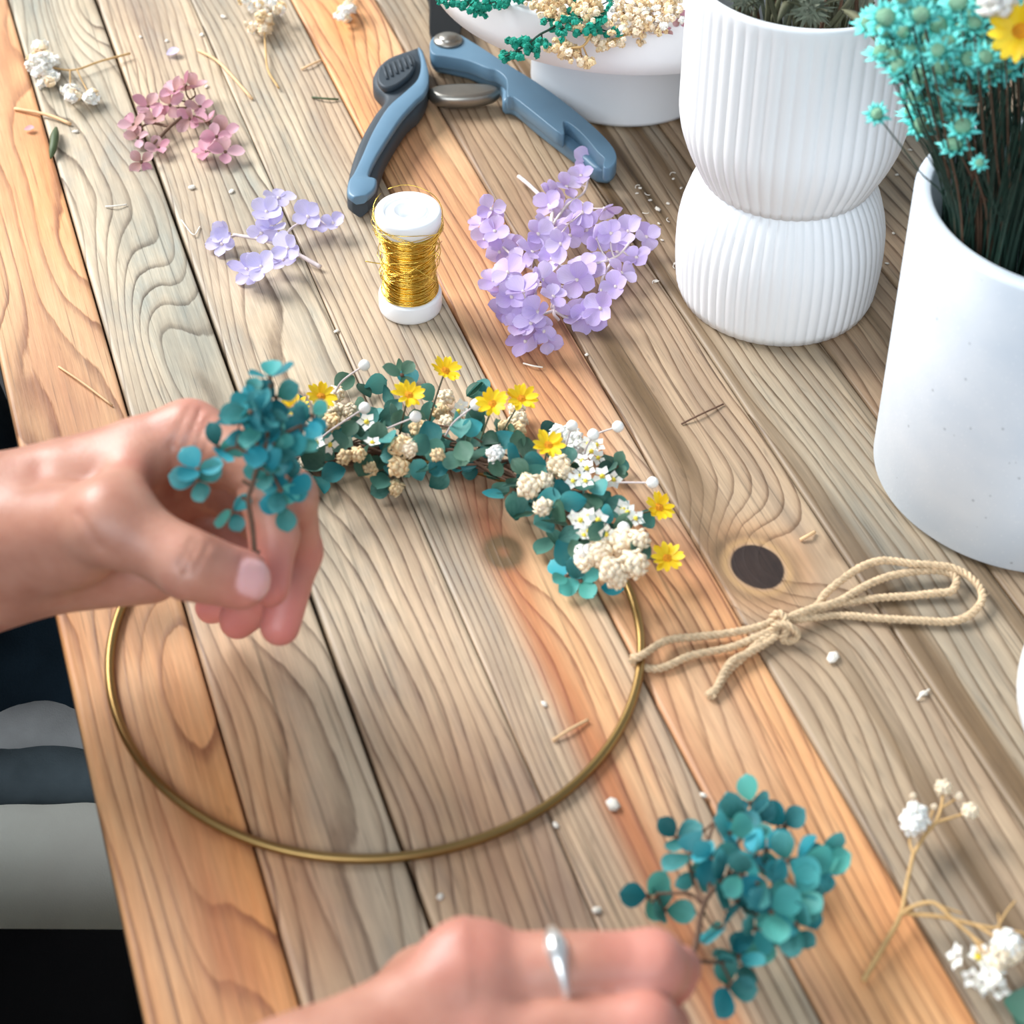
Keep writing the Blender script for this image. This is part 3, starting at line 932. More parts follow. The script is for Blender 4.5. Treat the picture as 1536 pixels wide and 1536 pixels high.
twig = [[k3(150, 970, 27), k3(90, 930, 24), k3(-40, 930, 17)], [k3(150, 970, 27), k3(110, 860, 27), k3(90, 790, 27)], [k3(185, 930, 28), k3(180, 720, 26), k3(205, 620, 24)], [k3(105, 1215, 26), k3(200, 1225, 22), k3(300, 1220, 16)],
        [k3(260, 860, 29), k3(400, 980, 26), k3(520, 1040, 23)], [k3(380, 800, 29), k3(460, 700, 25), k3(480, 640, 20)], [k3(380, 800, 29), k3(540, 780, 28), k3(660, 780, 22)], [k3(260, 860, 29), k3(310, 700, 26), k3(355, 600, 20)]]
hydrangea('bright teal hydrangea sprig pinched in the hand with the silver ring', 'flower', st3, 'teal_bright', 'stem_brown', root, twig, 0.0092, stemmat='stem_brown', spread=1.0, tr=.0004, k=3)

# teal sprig held in the left hand
def C5(x, y): return 250 + x / 5.486, 520 + y / 5.486


DI = (I1 - CAM).length - .017         # just in front of the index finger, seen from the camera's side
DT = (T3 - CAM).length + .004
tl = [(850, 255, 6), (690, 400, 4), (900, 420, 9), (690, 540, -2), (600, 620, -1), (840, 580, -4), (740, 480, 2), (1200, 570, 14), (1130, 640, 13), (1090, 780, 12), (740, 800, 3), (880, 790, 6), (990, 900, 8), (870, 960, 4), (840, 1040, 1), (1020, 1100, 8), (940, 1180, 6),
      (960, 1310, 8), (420, 830, 0), (260, 1010, 0), (255, 1100, 0), (540, 1360, 2), (930, 680, 5), (650, 700, 0), (760, 620, -3)]
k5 = lambda x, y, z: PD(*C5(x, y), DI + z / 1000)
SP5 = [k5(x, y, z) for x, y, z in tl]
root = [PD(381, 862, DT), PD(382, 835, DT - .002), k5(705, 1480, 1), k5(672, 1270, 0), k5(700, 1150, 0), k5(750, 980, 1), k5(820, 800, 2), k5(830, 620, 0)]
twig = [[k5(700, 1150, 0), k5(620, 1100, 0)], [k5(750, 980, 1), k5(620, 850, 0), k5(515, 840, 0), k5(360, 960, 0)], [k5(672, 1270, 0), k5(600, 1240, 1), k5(550, 1330, 2)], [k5(820, 800, 2), k5(960, 720, 8), k5(1120, 640, 12)], [k5(750, 980, 1), k5(870, 1060, 3), k5(940, 1180, 6)],
        [k5(820, 800, 2), k5(850, 500, 4), k5(850, 300, 6)], [PD(382, 838, DT - .002), PD(389, 826, DT - .003)]]
hydrangea('teal hydrangea sprig with a dark stem held between thumb and index finger', 'flower', SP5, 'teal_bright', 'stem_brown', root, twig, 0.0086, stemmat='stem_brown', spread=.9, tr=.0004, k=3)

# ------------------------------------------------------------------ wreath on the brass hoop
HX, HY, HR = -0.0494, 0.5176, 0.0997
wreath = thing('floral_hoop', (HX, HY, TOP), 'brass hoop half covered with teal, cream and yellow dried flowers', 'wreath')
MB().tube([(HX + HR * math.cos(2 * math.pi * k / 160), HY + HR * math.sin(2 * math.pi * k / 160), T(0.0022)) for k in range(160)], 0.00175, 12, closed=True).build('ring', M['brass'], wreath)
A0, A1 = R(16), R(150)


def arc(a, r=0.0, z=0.0): return Vector((HX + (HR + r) * math.cos(a), HY + (HR + r) * math.sin(a), T(z)))


mb = MB()
for k in range(34):
    b0 = A0 + 0.02 + (A1 - A0) * random.uniform(0, .6); b1 = min(A1, b0 + random.uniform(.5, 1.1))
    ro, zo, ph = random.gauss(0, .0035), 0.006 + abs(random.gauss(0, .004)), random.random() * 6
    pts = [arc(b0 + (b1 - b0) * j / 12, ro + .002 * math.sin(j * .9 + ph), max(.0032, zo + .002 * math.cos(j * .8 + ph))) for j in range(13)]
    mb.tube(pts, random.uniform(.0004, .0008), 5)
tag(mb.build('stem_bundle', M['stem_brown'], wreath), kind='stuff')


def wz(px, py, lo=.004, hi=.028):
    p = P(px, py, 0.012)
    d = (math.hypot(p.x - HX, p.y - HY) - HR) / 0.022
    return lo + (hi - lo) * math.sqrt(max(0.0, 1 - min(1, abs(d)) ** 2)) * random.uniform(.75, 1.05)


def D5(x, y): return 400 + x / 4.8, 500 + y / 4.8


def D6(x, y): return 700 + x / 4.267, 560 + y / 4.267


leafs = [D5(*q) for q in ((560, 350), (700, 410), (780, 360), (970, 250), (1020, 320), (880, 430), (920, 540), (950, 620), (600, 690), (800, 720), (870, 770), (310, 970), (480, 1010), (380, 1090), (820, 1130), (1210, 840), (1250, 960), (1240, 1060), (1180, 560), (1400, 690), (1500, 400),
                           (1480, 680), (1420, 850), (1150, 440), (680, 520), (740, 600), (1100, 800), (1180, 720), (330, 900), (420, 860), (1330, 920), (1080, 620), (1350, 640), (520, 780), (900, 880), (700, 950), (1160, 980))]
leafs += [D6(*q) for q in ((100, 90), (50, 110), (50, 310), (240, 430), (330, 430), (190, 600), (340, 600), (170, 780), (290, 720), (370, 910), (600, 740), (680, 810), (800, 820), (600, 880), (850, 740), (900, 610), (980, 590), (970, 640), (960, 850), (880, 900), (490, 970), (500, 1110), (560, 1070),
                            (660, 1040), (1140, 970), (1110, 1130), (520, 370), (430, 580), (300, 850), (150, 430), (90, 520), (440, 660), (750, 720), (380, 480), (280, 520), (560, 960), (620, 1150), (860, 820), (830, 1010), (700, 1130), (1000, 960), (460, 800), (530, 800))]
for (x, y) in leafs:
    z = wz(x, y)
    L = random.uniform(.0085, .0118)
    n = rnd_normal(.9, .8, .6)
    d = Vector((random.gauss(0, 1), random.gauss(0, 1), random.gauss(0, .35)))
    d = (d - n * d.dot(n)).normalized()
    c = P(x, y, z) - d * L * .5
    c.z += max(0, TOP + .0022 - min(c.z, c.z + d.z * L))
    place('petal', petals('teal' if random.random() < .6 else 'teal_dark'), wreath, c, frame(d, n), L)
# filling petals deeper in the wreath
for k in range(135):
    a = random.uniform(A0 + .12, A1)
    c = arc(a, random.gauss(0, .0085), random.uniform(.004, .018))
    d = Vector((random.gauss(0, 1), random.gauss(0, 1), random.gauss(0.2, .5))).normalized()
    c.z += max(0, TOP + .0022 - min(c.z, c.z + d.z * .0105))
    place('petal', petals('teal_dark' if random.random() < .6 else 'teal'), wreath, c, frame(d, rnd_normal(1.0)), random.uniform(.0075, .0105))
# the floret at the wreath's right end
for (x, y), rot in ((D6(640, 1300), 0), (D6(730, 1330), .6)):
    floret(wreath, P(x, y, .006), rnd_normal(.2), .0088, 'teal_bright', 'stem_brown', 4 if rot else 3, .2)
place('petal', petals('teal_bright'), wreath, P(*D6(860, 1370), .004), frame(Vector((1, -.15, 0)), rnd_normal(.2)), .009)
floret(wreath, P(603, 563, .03), rnd_normal(.2), .0085, 'teal_dark', 'stem_brown', 3, .2)
floret(wreath, P(*D6(960, 600), .014), rnd_normal(.3), .0075, 'teal_dark', 'stem_brown', 3, .2)


def crumple(mat, seed, n=9):
    """papery straw flower: a ball of overlapping bracts"""
    rg = random.Random(seed)
    mb = MB()
    for i in range(26):
        ph = math.acos(1 - 1.75 * (i + .5) / 26); q = i * 2.399963
        d = Vector((math.sin(ph) * math.cos(q), math.sin(ph) * math.sin(q), math.cos(ph)))
        x = d.orthogonal().normalized(); y = d.cross(x)
        a = rg.random() * 6.28
        x, y = x * math.cos(a) + y * math.sin(a), y * math.cos(a) - x * math.sin(a)
        k = .42 * rg.uniform(.8, 1.2)
        o = d * rg.uniform(.68, .92)
        vs = [o - x * k - d * .25, o - y * k * .9 - d * .15, o + x * k + d * .12, o + y * k * .9 - d * .12, o + d * .12, o - d * .35]
        mb.add(vs, [(0, 1, 4), (1, 2, 4), (2, 3, 4), (3, 0, 4), (1, 0, 5), (2, 1, 5), (3, 2, 5), (0, 3, 5)])
    mb.ball((0, 0, 0), .72, 8, 6, .1, rg)
    return mb.mesh('straw_flower', mat)


CR = {k: [crumple(M[k], s) for s in range(4)] for k in ('cream', 'tan_blossom', 'white_blossom')}
for (x, y), r, k in [(D5(*q), r, k) for q, r, k in (((500, 440), .0042, 'cream'), ((490, 560), .0046, 'cream'), ((600, 560), .004, 'cream'), ((560, 890), .0036, 'tan_blossom'), ((660, 870), .0036, 'tan_blossom'), ((960, 810), .0050, 'tan_blossom'), ((1030, 830), .004, 'cream'), ((950, 960), .0048, 'tan_blossom'), ((930, 1115), .0038, 'tan_blossom'),
                                                         ((1230, 875), .0032, 'tan_blossom'), ((1090, 680), .004, 'tan_blossom'), ((1295, 640), .0036, 'cream'), ((470, 640), .0045, 'tan_blossom'), ((740, 980), .0035, 'tan_blossom'), ((1290, 460), .004, 'cream'), ((1250, 560), .004, 'tan_blossom'), ((270, 930), .003, 'cream'))] + \
        [(D6(*q), r, k) for q, r, k in (((330, 300), .0045, 'cream'), ((330, 365), .004, 'tan_blossom'), ((320, 225), .004, 'cream'), ((590, 590), .0054, 'cream'), ((400, 720), .0056, 'cream'), ((500, 690), .004, 'cream'), ((185, 515), .0042, 'white_blossom'), ((490, 855), .0042, 'cream'), ((600, 400), .0055, 'white_blossom'), ((680, 420), .005, 'white_blossom'), ((700, 490), .005, 'white_blossom'),
                                       ((860, 1150), .0058, 'cream'), ((990, 1090), .0060, 'cream'), ((1070, 1220), .0062, 'cream'), ((930, 1260), .0056, 'cream'), ((1100, 1070), .005, 'cream'), ((760, 1160), .005, 'white_blossom'), ((960, 1310), .0046, 'cream'), ((850, 1090), .004, 'cream'), ((640, 640), .0035, 'cream'), ((760, 1210), .004, 'cream'), ((240, 350), .004, 'tan_blossom'))]:
    place('straw_flower', random.choice(CR[k]), wreath, P(x, y, wz(x, y, .006, .028)), frame(rnd_normal(.6).orthogonal(), rnd_normal(.5)), r)


# tiny five-petalled white flowers with a yellow eye
def tiny(n, mat, seed, L=1.0, wd=.5, up=.35):
    mb = MB(); rg = random.Random(seed)
    for i in range(n):
        q = 2 * math.pi * i / n + rg.gauss(0, .08)
        a = Vector((math.cos(q), math.sin(q), 0)); b = Vector((-a.y, a.x, 0)); u = Vector((0, 0, 1))
        uu = up * rg.uniform(.4, 1.5)
        pts = [a * .12, a * .55 * L + b * wd * .5 + u * uu * .6, a * L + u * uu * L * .9, a * .55 * L - b * wd * .5 + u * uu * .6, a * .55 * L + u * uu * .35]
        mb.add(pts, [(0, 4, 1), (1, 4, 2), (2, 4, 3), (3, 4, 0)])
    return mb.mesh('petal_ring', mat)


TINY = [tiny(5, M['white_blossom'], s, 1, .75, .3) for s in range(3)]
EYE = MB().ball((0, 0, .12), .26, 6, 4, .1, random.Random(2), (1, 1, .7)).mesh('eye', M['eye_yellow'])
for (x, y) in [D5(*q) for q in ((360, 790), (450, 800), (720, 640), (760, 790), (1400, 530), (1380, 560), (330, 760))] + [D6(*q) for q in ((730, 940), (780, 920), (780, 1010), (840, 940), (740, 560), (720, 660), (870, 660), (940, 680), (830, 460), (800, 500), (890, 1030), (1030, 890), (1080, 930), (750, 1040), (680, 690), (760, 690), (840, 540), (780, 450), (1000, 870), (690, 930), (770, 610))]:
    c = P(x, y, wz(x, y, .012, .030)); n = rnd_normal(.7)
    f = place('white_flower', random.choice(TINY), wreath, c, frame(n.orthogonal(), n), random.uniform(.0036, .0046))
    e = bpy.data.objects.new('eye', EYE); COL.objects.link(e); e.parent = f

# yellow daisies
YD = MB().ball((0, 0, 0), 1, 10, 6, .12, random.Random(5), (1, 1, .55)).mesh('disc', M['yellow_disc'])
for (x, y, z, tilt) in ((441.7, 613, .026, 1), (481, 596, .034, 1), (612.5, 594, .040, .6), (667.7, 557, .034, 2), (738.7, 607, .036, .2), (782, 599, .030, 1.2), (822, 669, .034, .3), (988, 762, .014, 1.6), (1001, 838, .010, 1.6)):
    c = P(x, y, z)
    n = (rnd_normal(.25) + (RGT * random.uniform(-.3, .9) + Vector((0, 0, .3))) * tilt * .6).normalized()
    f = place('yellow_flower', YD, wreath, c, frame(n.orthogonal(), n), 0.0021)
    f.scale = (1, 1, 1)
    f.data = f.data if False else MB().ball((0, 0, 0), 0.0022, 10, 6, .12, random.Random(5), (1, 1, .6)).mesh('yellow_flower', M['yellow_disc'])
    npet = 13
    for i in range(npet):
        q = 2 * math.pi * i / npet + random.gauss(0, .1)
        d = Vector((math.cos(q), math.sin(q), .35 + random.gauss(0, .12)))
        pz = bpy.data.objects.new('petal', petals('yellow')); COL.objects.link(pz)
        pz.parent = f
        pz.matrix_local = Matrix.Translation(d.normalized() * .0012) @ frame(d, Vector((-.35 * math.cos(q), -.35 * math.sin(q), 1))).to_4x4() @ Matrix.Scale(random.uniform(.0054, .0066), 4)
    b = c - n * 0.0015
    foot = arc(math.atan2(c.y - HY, c.x - HX) + .06, 0.002, .006)
    stem(wreath, (foot, (foot + b) * .5 + Vector((0, 0, .002)), b), .00045, 'stem_olive', 'flower_stem', 5)
# white bead berries on thin stems
BB = MB().ball((0, 0, 0), 1, 14, 10, .03, random.Random(4)).mesh('berry', M['bead'])
for (x, y, z, fx, fy, fz) in ((546.5, 548, .030, 515, 570, .024), (547, 612, .034, 490, 650, .026), (623.5, 625, .034, 575, 646, .026), (714, 607, .034, 682, 632, .026), (858, 639, .024, 850, 665, .016), (927, 640, .020, 893, 652, .016), (979, 724, .018, 914, 725, .016), (935.5, 792, .026, 955, 815, .018), (890, 652, .026, 880, 670, .02)):
    c = P(x, y, z)
    b = place('berry', BB, wreath, c, Matrix.Identity(3), .0025)
    q = P(fx, fy, fz)
    foot = q + (q - c) * .45 + Vector((0, 0, -.004))
    stem(wreath, (foot, q, c), .00045, 'stem_pale', 'berry_stem', 5)
# fine grass tips
for (x, y) in [D5(*q) for q in ((380, 350), (410, 370), (290, 430))]:
    c = P(x, y, .03); foot = P(x - 6, y + 30, .026)
    stem(wreath, (foot, (foot + c) * .5, c), .0003, 'stem_tan', 'grass_tip', 5)

# ------------------------------------------------------------------ jute twine tied to the hoop
def C4(x, y, z=.0022): return P(900 + x / 2.415, 760 + y / 2.415, z)


tw = thing('jute_twine', C4(655, 440, 0), 'jute twine tied in a looped bow, knotted around the right of the hoop', 'twine')


def twisted(name, pts, r=.00135, pitch=.0066, ply=3):
    p = spline(pts, 12)
    q = [p[0]]; d = 0
    for a, b in zip(p, p[1:]):
        d += (b - a).length
        if d > .0006: q.append(b); d = 0
    mb = MB(); m = len(q)
    for k in range(ply):
        a = None; s = 0; out = []
        for i in range(m):
            t = (q[min(i + 1, m - 1)] - q[max(i - 1, 0)]).normalized()
            a = t.orthogonal() if a is None else a
            a = (a - t * a.dot(t)).normalized()
            if i: s += (q[i] - q[i - 1]).length
            h_ = 2 * math.pi * (s / pitch + k / ply)
            out.append(q[i] + (a * math.cos(h_) + t.cross(a) * math.sin(h_)) * r * .66)
        mb.tube(out, r * .60, 7)
    # loose fibres
    for i in range(2, m - 2, 2):
        for _ in range(2):
            v = Vector((random.gauss(0, 1), random.gauss(0, 1), random.gauss(.3, .8))).normalized()
            t = (q[i + 1] - q[i - 1]).normalized() * random.choice((-1, 1))
            b = q[i] + v * r * .9
            e = b + (v * random.uniform(.0002, .0012) + t * random.uniform(.0004, .002))
            e.z = max(e.z, TOP + .0003)
            mb.tube([b - v * r * .3, (b + e) * .5 + v * .0002, e], .00007, 3, cap=False)
    return mb.build(name, M['twine'], tw)


twisted('loop', [C4(116, 548, .0046), C4(150, 540, .0060), C4(240, 486, .0035), C4(345, 472, .0028), C4(440, 462, .003), C4(560, 440, .0045), C4(640, 412, .005)])
twisted('loop', [C4(116, 552, .0046), C4(128, 566, .0018), C4(175, 586, .0014), C4(240, 580, .0016), C4(330, 540, .002), C4(480, 508, .0026), C4(600, 458, .0040), C4(655, 440, .0050)])
twisted('loop', [C4(660, 420, .005), C4(780, 365, .004), C4(822, 310, .0045), C4(930, 228, .006), C4(1020, 196, .007), C4(1130, 206, .007), C4(1270, 220, .006), C4(1355, 268, .005), C4(1386, 330, .004), C4(1345, 388, .003), C4(1270, 416, .002), C4(1150, 412, .002), C4(1000, 404, .002), C4(860, 394, .0022), C4(700, 412, .0045)])
twisted('loop', [C4(665, 410, .006), C4(760, 372, .006), C4(860, 345, .005), C4(960, 288, .005), C4(1050, 252, .0045), C4(1150, 234, .0045), C4(1235, 232, .0042), C4(1290, 258, .004), C4(1275, 305, .003), C4(1225, 312, .0025), C4(1120, 324, .002), C4(1000, 332, .002), C4(850, 356, .003), C4(690, 412, .0050)])
twisted('tail', [C4(640, 450, .004), C4(580, 490, .003), C4(520, 545, .0018), C4(470, 590, .0015), C4(430, 645, .0014), C4(405, 690, .0014)])
twisted('tail', [C4(650, 460, .004), C4(600, 495, .003), C4(540, 530, .0032), C4(480, 560, .0035), C4(445, 610, .0032), C4(425, 655, .0022), C4(385, 688, .0014)])
twisted('knot', [C4(620, 425, .002), C4(625, 400, .006), C4(650, 385, .0085), C4(672, 410, .008), C4(675, 450, .0065), C4(660, 480, .003), C4(690, 488, .002), C4(715, 465, .005), C4(690, 435, .0085), C4(645, 425, .0085), C4(625, 445, .005), C4(645, 470, .002)], .00125)

# ------------------------------------------------------------------ dried baby's breath in the bowl
def ruffle(mat, seed):
    rg = random.Random(seed); mb = MB()
    for i in range(13):
        ph = math.acos(1 - 1.6 * (i + .5) / 13); q = i * 2.399963
        d = Vector((math.sin(ph) * math.cos(q), math.sin(ph) * math.sin(q), math.cos(ph)))
        x = d.orthogonal().normalized(); a = rg.random() * 6.28
        x = x * math.cos(a) + d.cross(x) * math.sin(a); y = d.cross(x); k = .5 * rg.uniform(.7, 1.2); o = d * rg.uniform(.5, .95)
        mb.add([o - x * k - d * .2, o - y * k, o + x * k + d * .15, o + y * k, o + d * .05, d * .1], [(0, 1, 4), (1, 2, 4), (2, 3, 4), (3, 0, 4), (0, 5, 1), (1, 5, 2), (2, 5, 3), (3, 5, 0)])
    return mb.mesh('blossom', mat, smooth=False)


BLO = {k: [ruffle(M[k], s) for s in range(5)] for k in ('teal_blossom', 'tan_blossom', 'cream', 'white_blossom')}


def C8(x, y): return 640 + x / 3.84, y / 3.84


def breath(label, clumps, root, mats, zb=.095, r=(.0013, .0024), sm='stem_tan', name='babys_breath_sprig', group=None):
    """clumps: (px, py, z, spread in px, count)"""
    t = thing(name, (root[0][0], root[0][1], max(TOP, root[0][2])), label, 'dried flower', group)
    main = spline(root, 8)
    stem(t, root, .0006, sm)
    for (x, y, z, sp, n) in clumps:
        hub = P(x, y, z - .003)
        near = min(main, key=lambda q: (q - hub).length)
        stem(t, (near, (near + hub) * .5 + Vector((0, 0, -.001)), hub), .0004, sm, 'side_stem', 5)
        for k in range(int(n * 1.35)):
            c = P(x + random.gauss(0, sp), y + random.gauss(0, sp * .7), z + random.gauss(0, .0025))
            if k % 2 == 0:
                stem(t, (hub, c), .00022, sm, 'stalk', 4)
            place('blossom', random.choice(BLO[random.choice(mats)]), t, c, frame(rnd_normal(2), rnd_normal(2)), random.uniform(*r))
    return t


b8 = lambda x, y, z: P(*C8(x, y), z)


def cl(lst): return [C8(x, y) + (z, sp, n) for x, y, z, sp, n in lst]


breath('teal dyed baby\'s breath sprig at the back left rim of the bowl', cl([(110, 0, .100, 7, 7), (200, 20, .100, 8, 9), (300, 40, .099, 8, 9), (330, 70, .098, 6, 6), (400, 15, .100, 9, 10), (470, -10, .1, 9, 8), (540, 0, .1, 7, 6)]),
       [b8(620, -120, .090), b8(520, -30, .096), b8(400, 20, .098), b8(250, 20, .098), b8(120, -5, .098)], ['teal_blossom'], sm='stem_dark')
breath('teal dyed baby\'s breath sprig hanging over the front rim of the bowl', cl([(450, 325, .090, 5, 7), (500, 330, .090, 4, 4), (525, 245, .094, 7, 9), (570, 235, .094, 6, 6), (600, 285, .092, 6, 7), (640, 318, .090, 3, 2), (670, 240, .095, 6, 7), (530, 325, .09, 4, 3)]),
       [b8(860, 40, .094), b8(740, 150, .099), b8(650, 200, .098), b8(560, 270, .094), b8(440, 330, .091)], ['teal_blossom'], sm='stem_dark')
breath('dark teal baby\'s breath clump inside the bowl', cl([(790, 170, .100, 9, 9), (850, 100, .101, 8, 9), (960, 150, .100, 9, 9), (900, 170, .098, 9, 7), (1010, 110, .101, 6, 6), (1070, 190, .097, 5, 5), (870, 0, .1, 8, 6), (1050, 5, .1, 8, 6), (710, 120, .096, 5, 4)]),
       [b8(1000, -60, .088), b8(930, 60, .095), b8(840, 140, .097), b8(780, 170, .098)], ['teal_blossom'], sm='stem_dark')
breath('tan dried baby\'s breath sprig in the middle of the bowl', cl([(620, 10, .100, 6, 6), (690, 60, .1, 9, 10), (760, 80, .1, 9, 9), (780, 10, .102, 9, 9), (860, 50, .103, 9, 9), (920, 70, .103, 9, 10), (960, 20, .103, 9, 9), (720, -10, .1, 9, 9), (890, -20, .103, 9, 8), (840, 160, .1, 8, 6), (1060, 130, .1, 8, 6), (940, 110, .1, 7, 5)]),
       [b8(900, -200, .085), b8(850, -60, .092), b8(760, 20, .096), b8(660, 50, .097)], ['tan_blossom', 'tan_blossom', 'cream'])
breath('tan dried baby\'s breath sprig spilling over the front of the bowl', cl([(720, 280, .092, 6, 7), (770, 250, .094, 7, 8), (800, 290, .092, 6, 6), (860, 290, .091, 7, 8), (900, 345, .088, 7, 8), (945, 350, .087, 4, 4), (830, 330, .089, 4, 3), (950, 210, .095, 6, 6), (790, 325, .088, 3, 2)]),
       [b8(1000, 60, .094), b8(950, 190, .099), b8(900, 265, .095), b8(820, 275, .094), b8(730, 275, .093)], ['tan_blossom', 'tan_blossom', 'cream'])
breath('cream dried baby\'s breath sprig beside the ribbed vase', cl([(1120, 60, .104, 10, 10), (1180, 100, .103, 9, 9), (1240, 60, .104, 10, 10), (1290, 90, .103, 9, 9), (1330, 50, .104, 9, 9), (1400, 90, .102, 8, 8), (1200, 20, .104, 9, 9), (1340, 0, .104, 9, 9), (1150, 160, .099, 8, 8), (1250, 150, .099, 8, 7), (1330, 150, .098, 7, 6), (1390, 40, .103, 8, 8), (1110, 0, .103, 9, 8), (1460, 60, .102, 4, 3), (1420, 0, .103, 7, 6)]),
       [b8(1250, -200, .085), b8(1230, -60, .094), b8(1220, 40, .098), b8(1180, 120, .098)], ['cream', 'white_blossom', 'cream', 'tan_blossom'])
breath('sparse cream baby\'s breath sprig drooping down the side of the bowl', cl([(1000, 265, .090, 5, 4), (1060, 240, .092, 4, 4), (1120, 250, .089, 4, 4), (1225, 250, .089, 4, 3), (1130, 190, .096, 5, 4), (1230, 195, .094, 5, 4), (1030, 275, .088, 4, 3), (1350, 180, .095, 5, 4)]),
       [b8(1300, 20, .094), b8(1240, 150, .100), b8(1130, 205, .096), b8(1050, 245, .092), b8(990, 270, .089)], ['cream', 'tan_blossom'])
hb = hydrangea('few pink petals on a twig among the baby\'s breath', 'flower', [C8(1205, 200) + (.093,), C8(1460, 110) + (.098,), C8(1370, 180) + (.094,)], 'pink', 'stem_brown', [b8(1300, -20, .088), b8(1290, 120, .0965), b8(1230, 190, .094)], [], .0045)

# ------------------------------------------------------------------ dried grasses and thistles in the ribbed vase
GR = 'dried stems in the ribbed vase'
for k in range(88):
    a = random.uniform(0, 6.28); r0 = random.uniform(.005, .03); r1 = random.uniform(.012, .043)
    b = Vector((CX + r0 * math.cos(a), CY + r0 * math.sin(a), T(.085)))
    e = Vector((CX + r1 * math.cos(a + .5), CY + r1 * math.sin(a + .5), T(random.uniform(.155, .20))))
    t = thing('dried_grass', b, 'thin dried grass blade standing in the ribbed vase', 'dried grass', GR)
    t['kind'] = 'thing'
    mdl = (b + e) * .5 + Vector((random.gauss(0, .004), random.gauss(0, .004), 0))
    stem(t, (b, mdl, e), random.uniform(.0006, .0014), random.choice(('stem_olive', 'stem_olive', 'thistle', 'stem_brown')), 'blade', 5)
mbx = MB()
mbx.lathe([(0.0, 0.0), (.044, 0.0), (.0445, .002), (.0, .003)], 32, (CX, CY, T(.112)))  # flat black disc stands in for the shade inside the cup
tag(mbx.build('vase_shade_disc', M['black_steel']), 'flat black disc standing in for the shade deep in the ribbed vase', 'dried stems', None, 'stuff')


def thistle(px, py, z, r, label):
    c = P(px, py, z)
    b = Vector((CX + (c.x - CX) * .4, CY + (c.y - CY) * .4, T(.09)))
    t = thing('dried_thistle', b, label, 'dried flower', None)
    stem(t, (b, (b + c) * .5, c), .0011, 'stem_olive')
    mb = MB()
    for i in range(90):
        ph = math.acos(1 - 1.85 * (i + .5) / 90); q = i * 2.399963
        d = Vector((math.sin(ph) * math.cos(q), math.sin(ph) * math.sin(q), math.cos(ph)))
        x = d.orthogonal().normalized() * r * .13; y = d.cross(x)
        l = r * random.uniform(.8, 1.25)
        mb.add([c + d * r * .45 + x, c + d * r * .45 - x * .5 + y * .9, c + d * r * .45 - x * .5 - y * .9, c + d * l + Vector((random.gauss(0, .1), random.gauss(0, .1), random.gauss(0, .1))) * r], [(0, 1, 3), (1, 2, 3), (2, 0, 3)])
    mb.ball(c, r * .6, 8, 6, .1)
    mb.build('seed_head', M['thistle'], t, smooth=False)
    for i in range(7):
        q = i * .9 + random.random()
        e = c + Vector((math.cos(q), math.sin(q), random.uniform(.3, 1.1))) * r * 1.25
        stem(t, (c - Vector((0, 0, r * .5)), (c + e) * .5, e), .0006, 'stem_olive', 'bract', 4)


thistle(1215, 12, .168, .0095, 'large grey-green spiky seed head in the middle of the ribbed vase')
thistle(1252, -14, .166, .007, 'dark spiky seed head at the back of the ribbed vase')
thistle(1118, -6, .172, .007, 'grey-green seed head at the left rim of the ribbed vase')
for (a, b, z) in (((1262, 14), (1313, 62), .1725), ((1150, -5), (1120, 12), .17), ((1190, 6), (1166, 34), .169)):
    p0, p1 = P(*a, .1705), P(*b, z)
    t = thing('dried_leaf', p0, {1313: 'narrow dry leaf hanging over the front rim of the ribbed vase', 1120: 'pale narrow leaf at the left inside of the ribbed vase', 1166: 'grey-green leaf against the front inside of the ribbed vase'}[b[0]], 'dried leaf')
    mb = MB(); d = (p1 - p0); sd = d.cross(FWD).normalized() * .0022
    pts = [p0 + d * k / 6 + Vector((0, 0, .003 * math.sin(math.pi * k / 6))) for k in range(7)]
    wd = [.25, .7, 1, 1, .8, .5, .08]
    mb.add([p - sd * w_ for p, w_ in zip(pts, wd)] + [p + sd * w_ for p, w_ in zip(pts, wd)] + [p - FWD * .0006 * w_ for p, w_ in zip(pts, wd)], [(i, i + 1, 15 + i, 14 + i) for i in range(6)] + [(14 + i, 15 + i, 8 + i, 7 + i) for i in range(6)] + [(i, 7 + i, 8 + i, i + 1) for i in range(6)])
    mb.build('blade', M['stem_olive'], t)

# ------------------------------------------------------------------ aqua star flowers in the concrete vase
def C7(x, y): return 1250 + x / 5.371, y / 5.371


def starhead(seed, n=9):
    mb = MB(); rg = random.Random(seed)
    for ring, (L, up) in enumerate(((1.0, .30), (.8, .75))):
        for i in range(n):
            q = 2 * math.pi * (i + .5 * ring) / n + rg.gauss(0, .1)
            a = Vector((math.cos(q), math.sin(q), 0)); b = Vector((-a.y, a.x, 0)); u = Vector((0, 0, 1))
            l = L * rg.uniform(.85, 1.1); w_ = .17; up_ = up * rg.uniform(.6, 1.3)
            mb.add([a * .2, a * .55 * l + b * w_ + u * up_ * .4, a * l + u * up_ * .8, a * .55 * l - b * w_ + u * up_ * .4, a * .55 * l + u * (up_ * .4 - .08), a * .5 * l + u * (up_ * .4 - .16)],
                   [(0, 4, 1), (1, 4, 2), (2, 4, 3), (3, 4, 0), (0, 1, 5), (1, 2, 5), (2, 3, 5), (3, 0, 5)])
    return mb.mesh('petals', M['star'])


SH = [starhead(s) for s in range(4)]
SD = [MB().ball((0, 0, .28), .42, 8, 5, .12, random.Random(s), (1, 1, .7)).mesh('disc', M['star_disc']) for s in range(3)]
SG = 'aqua star flowers in the concrete vase'


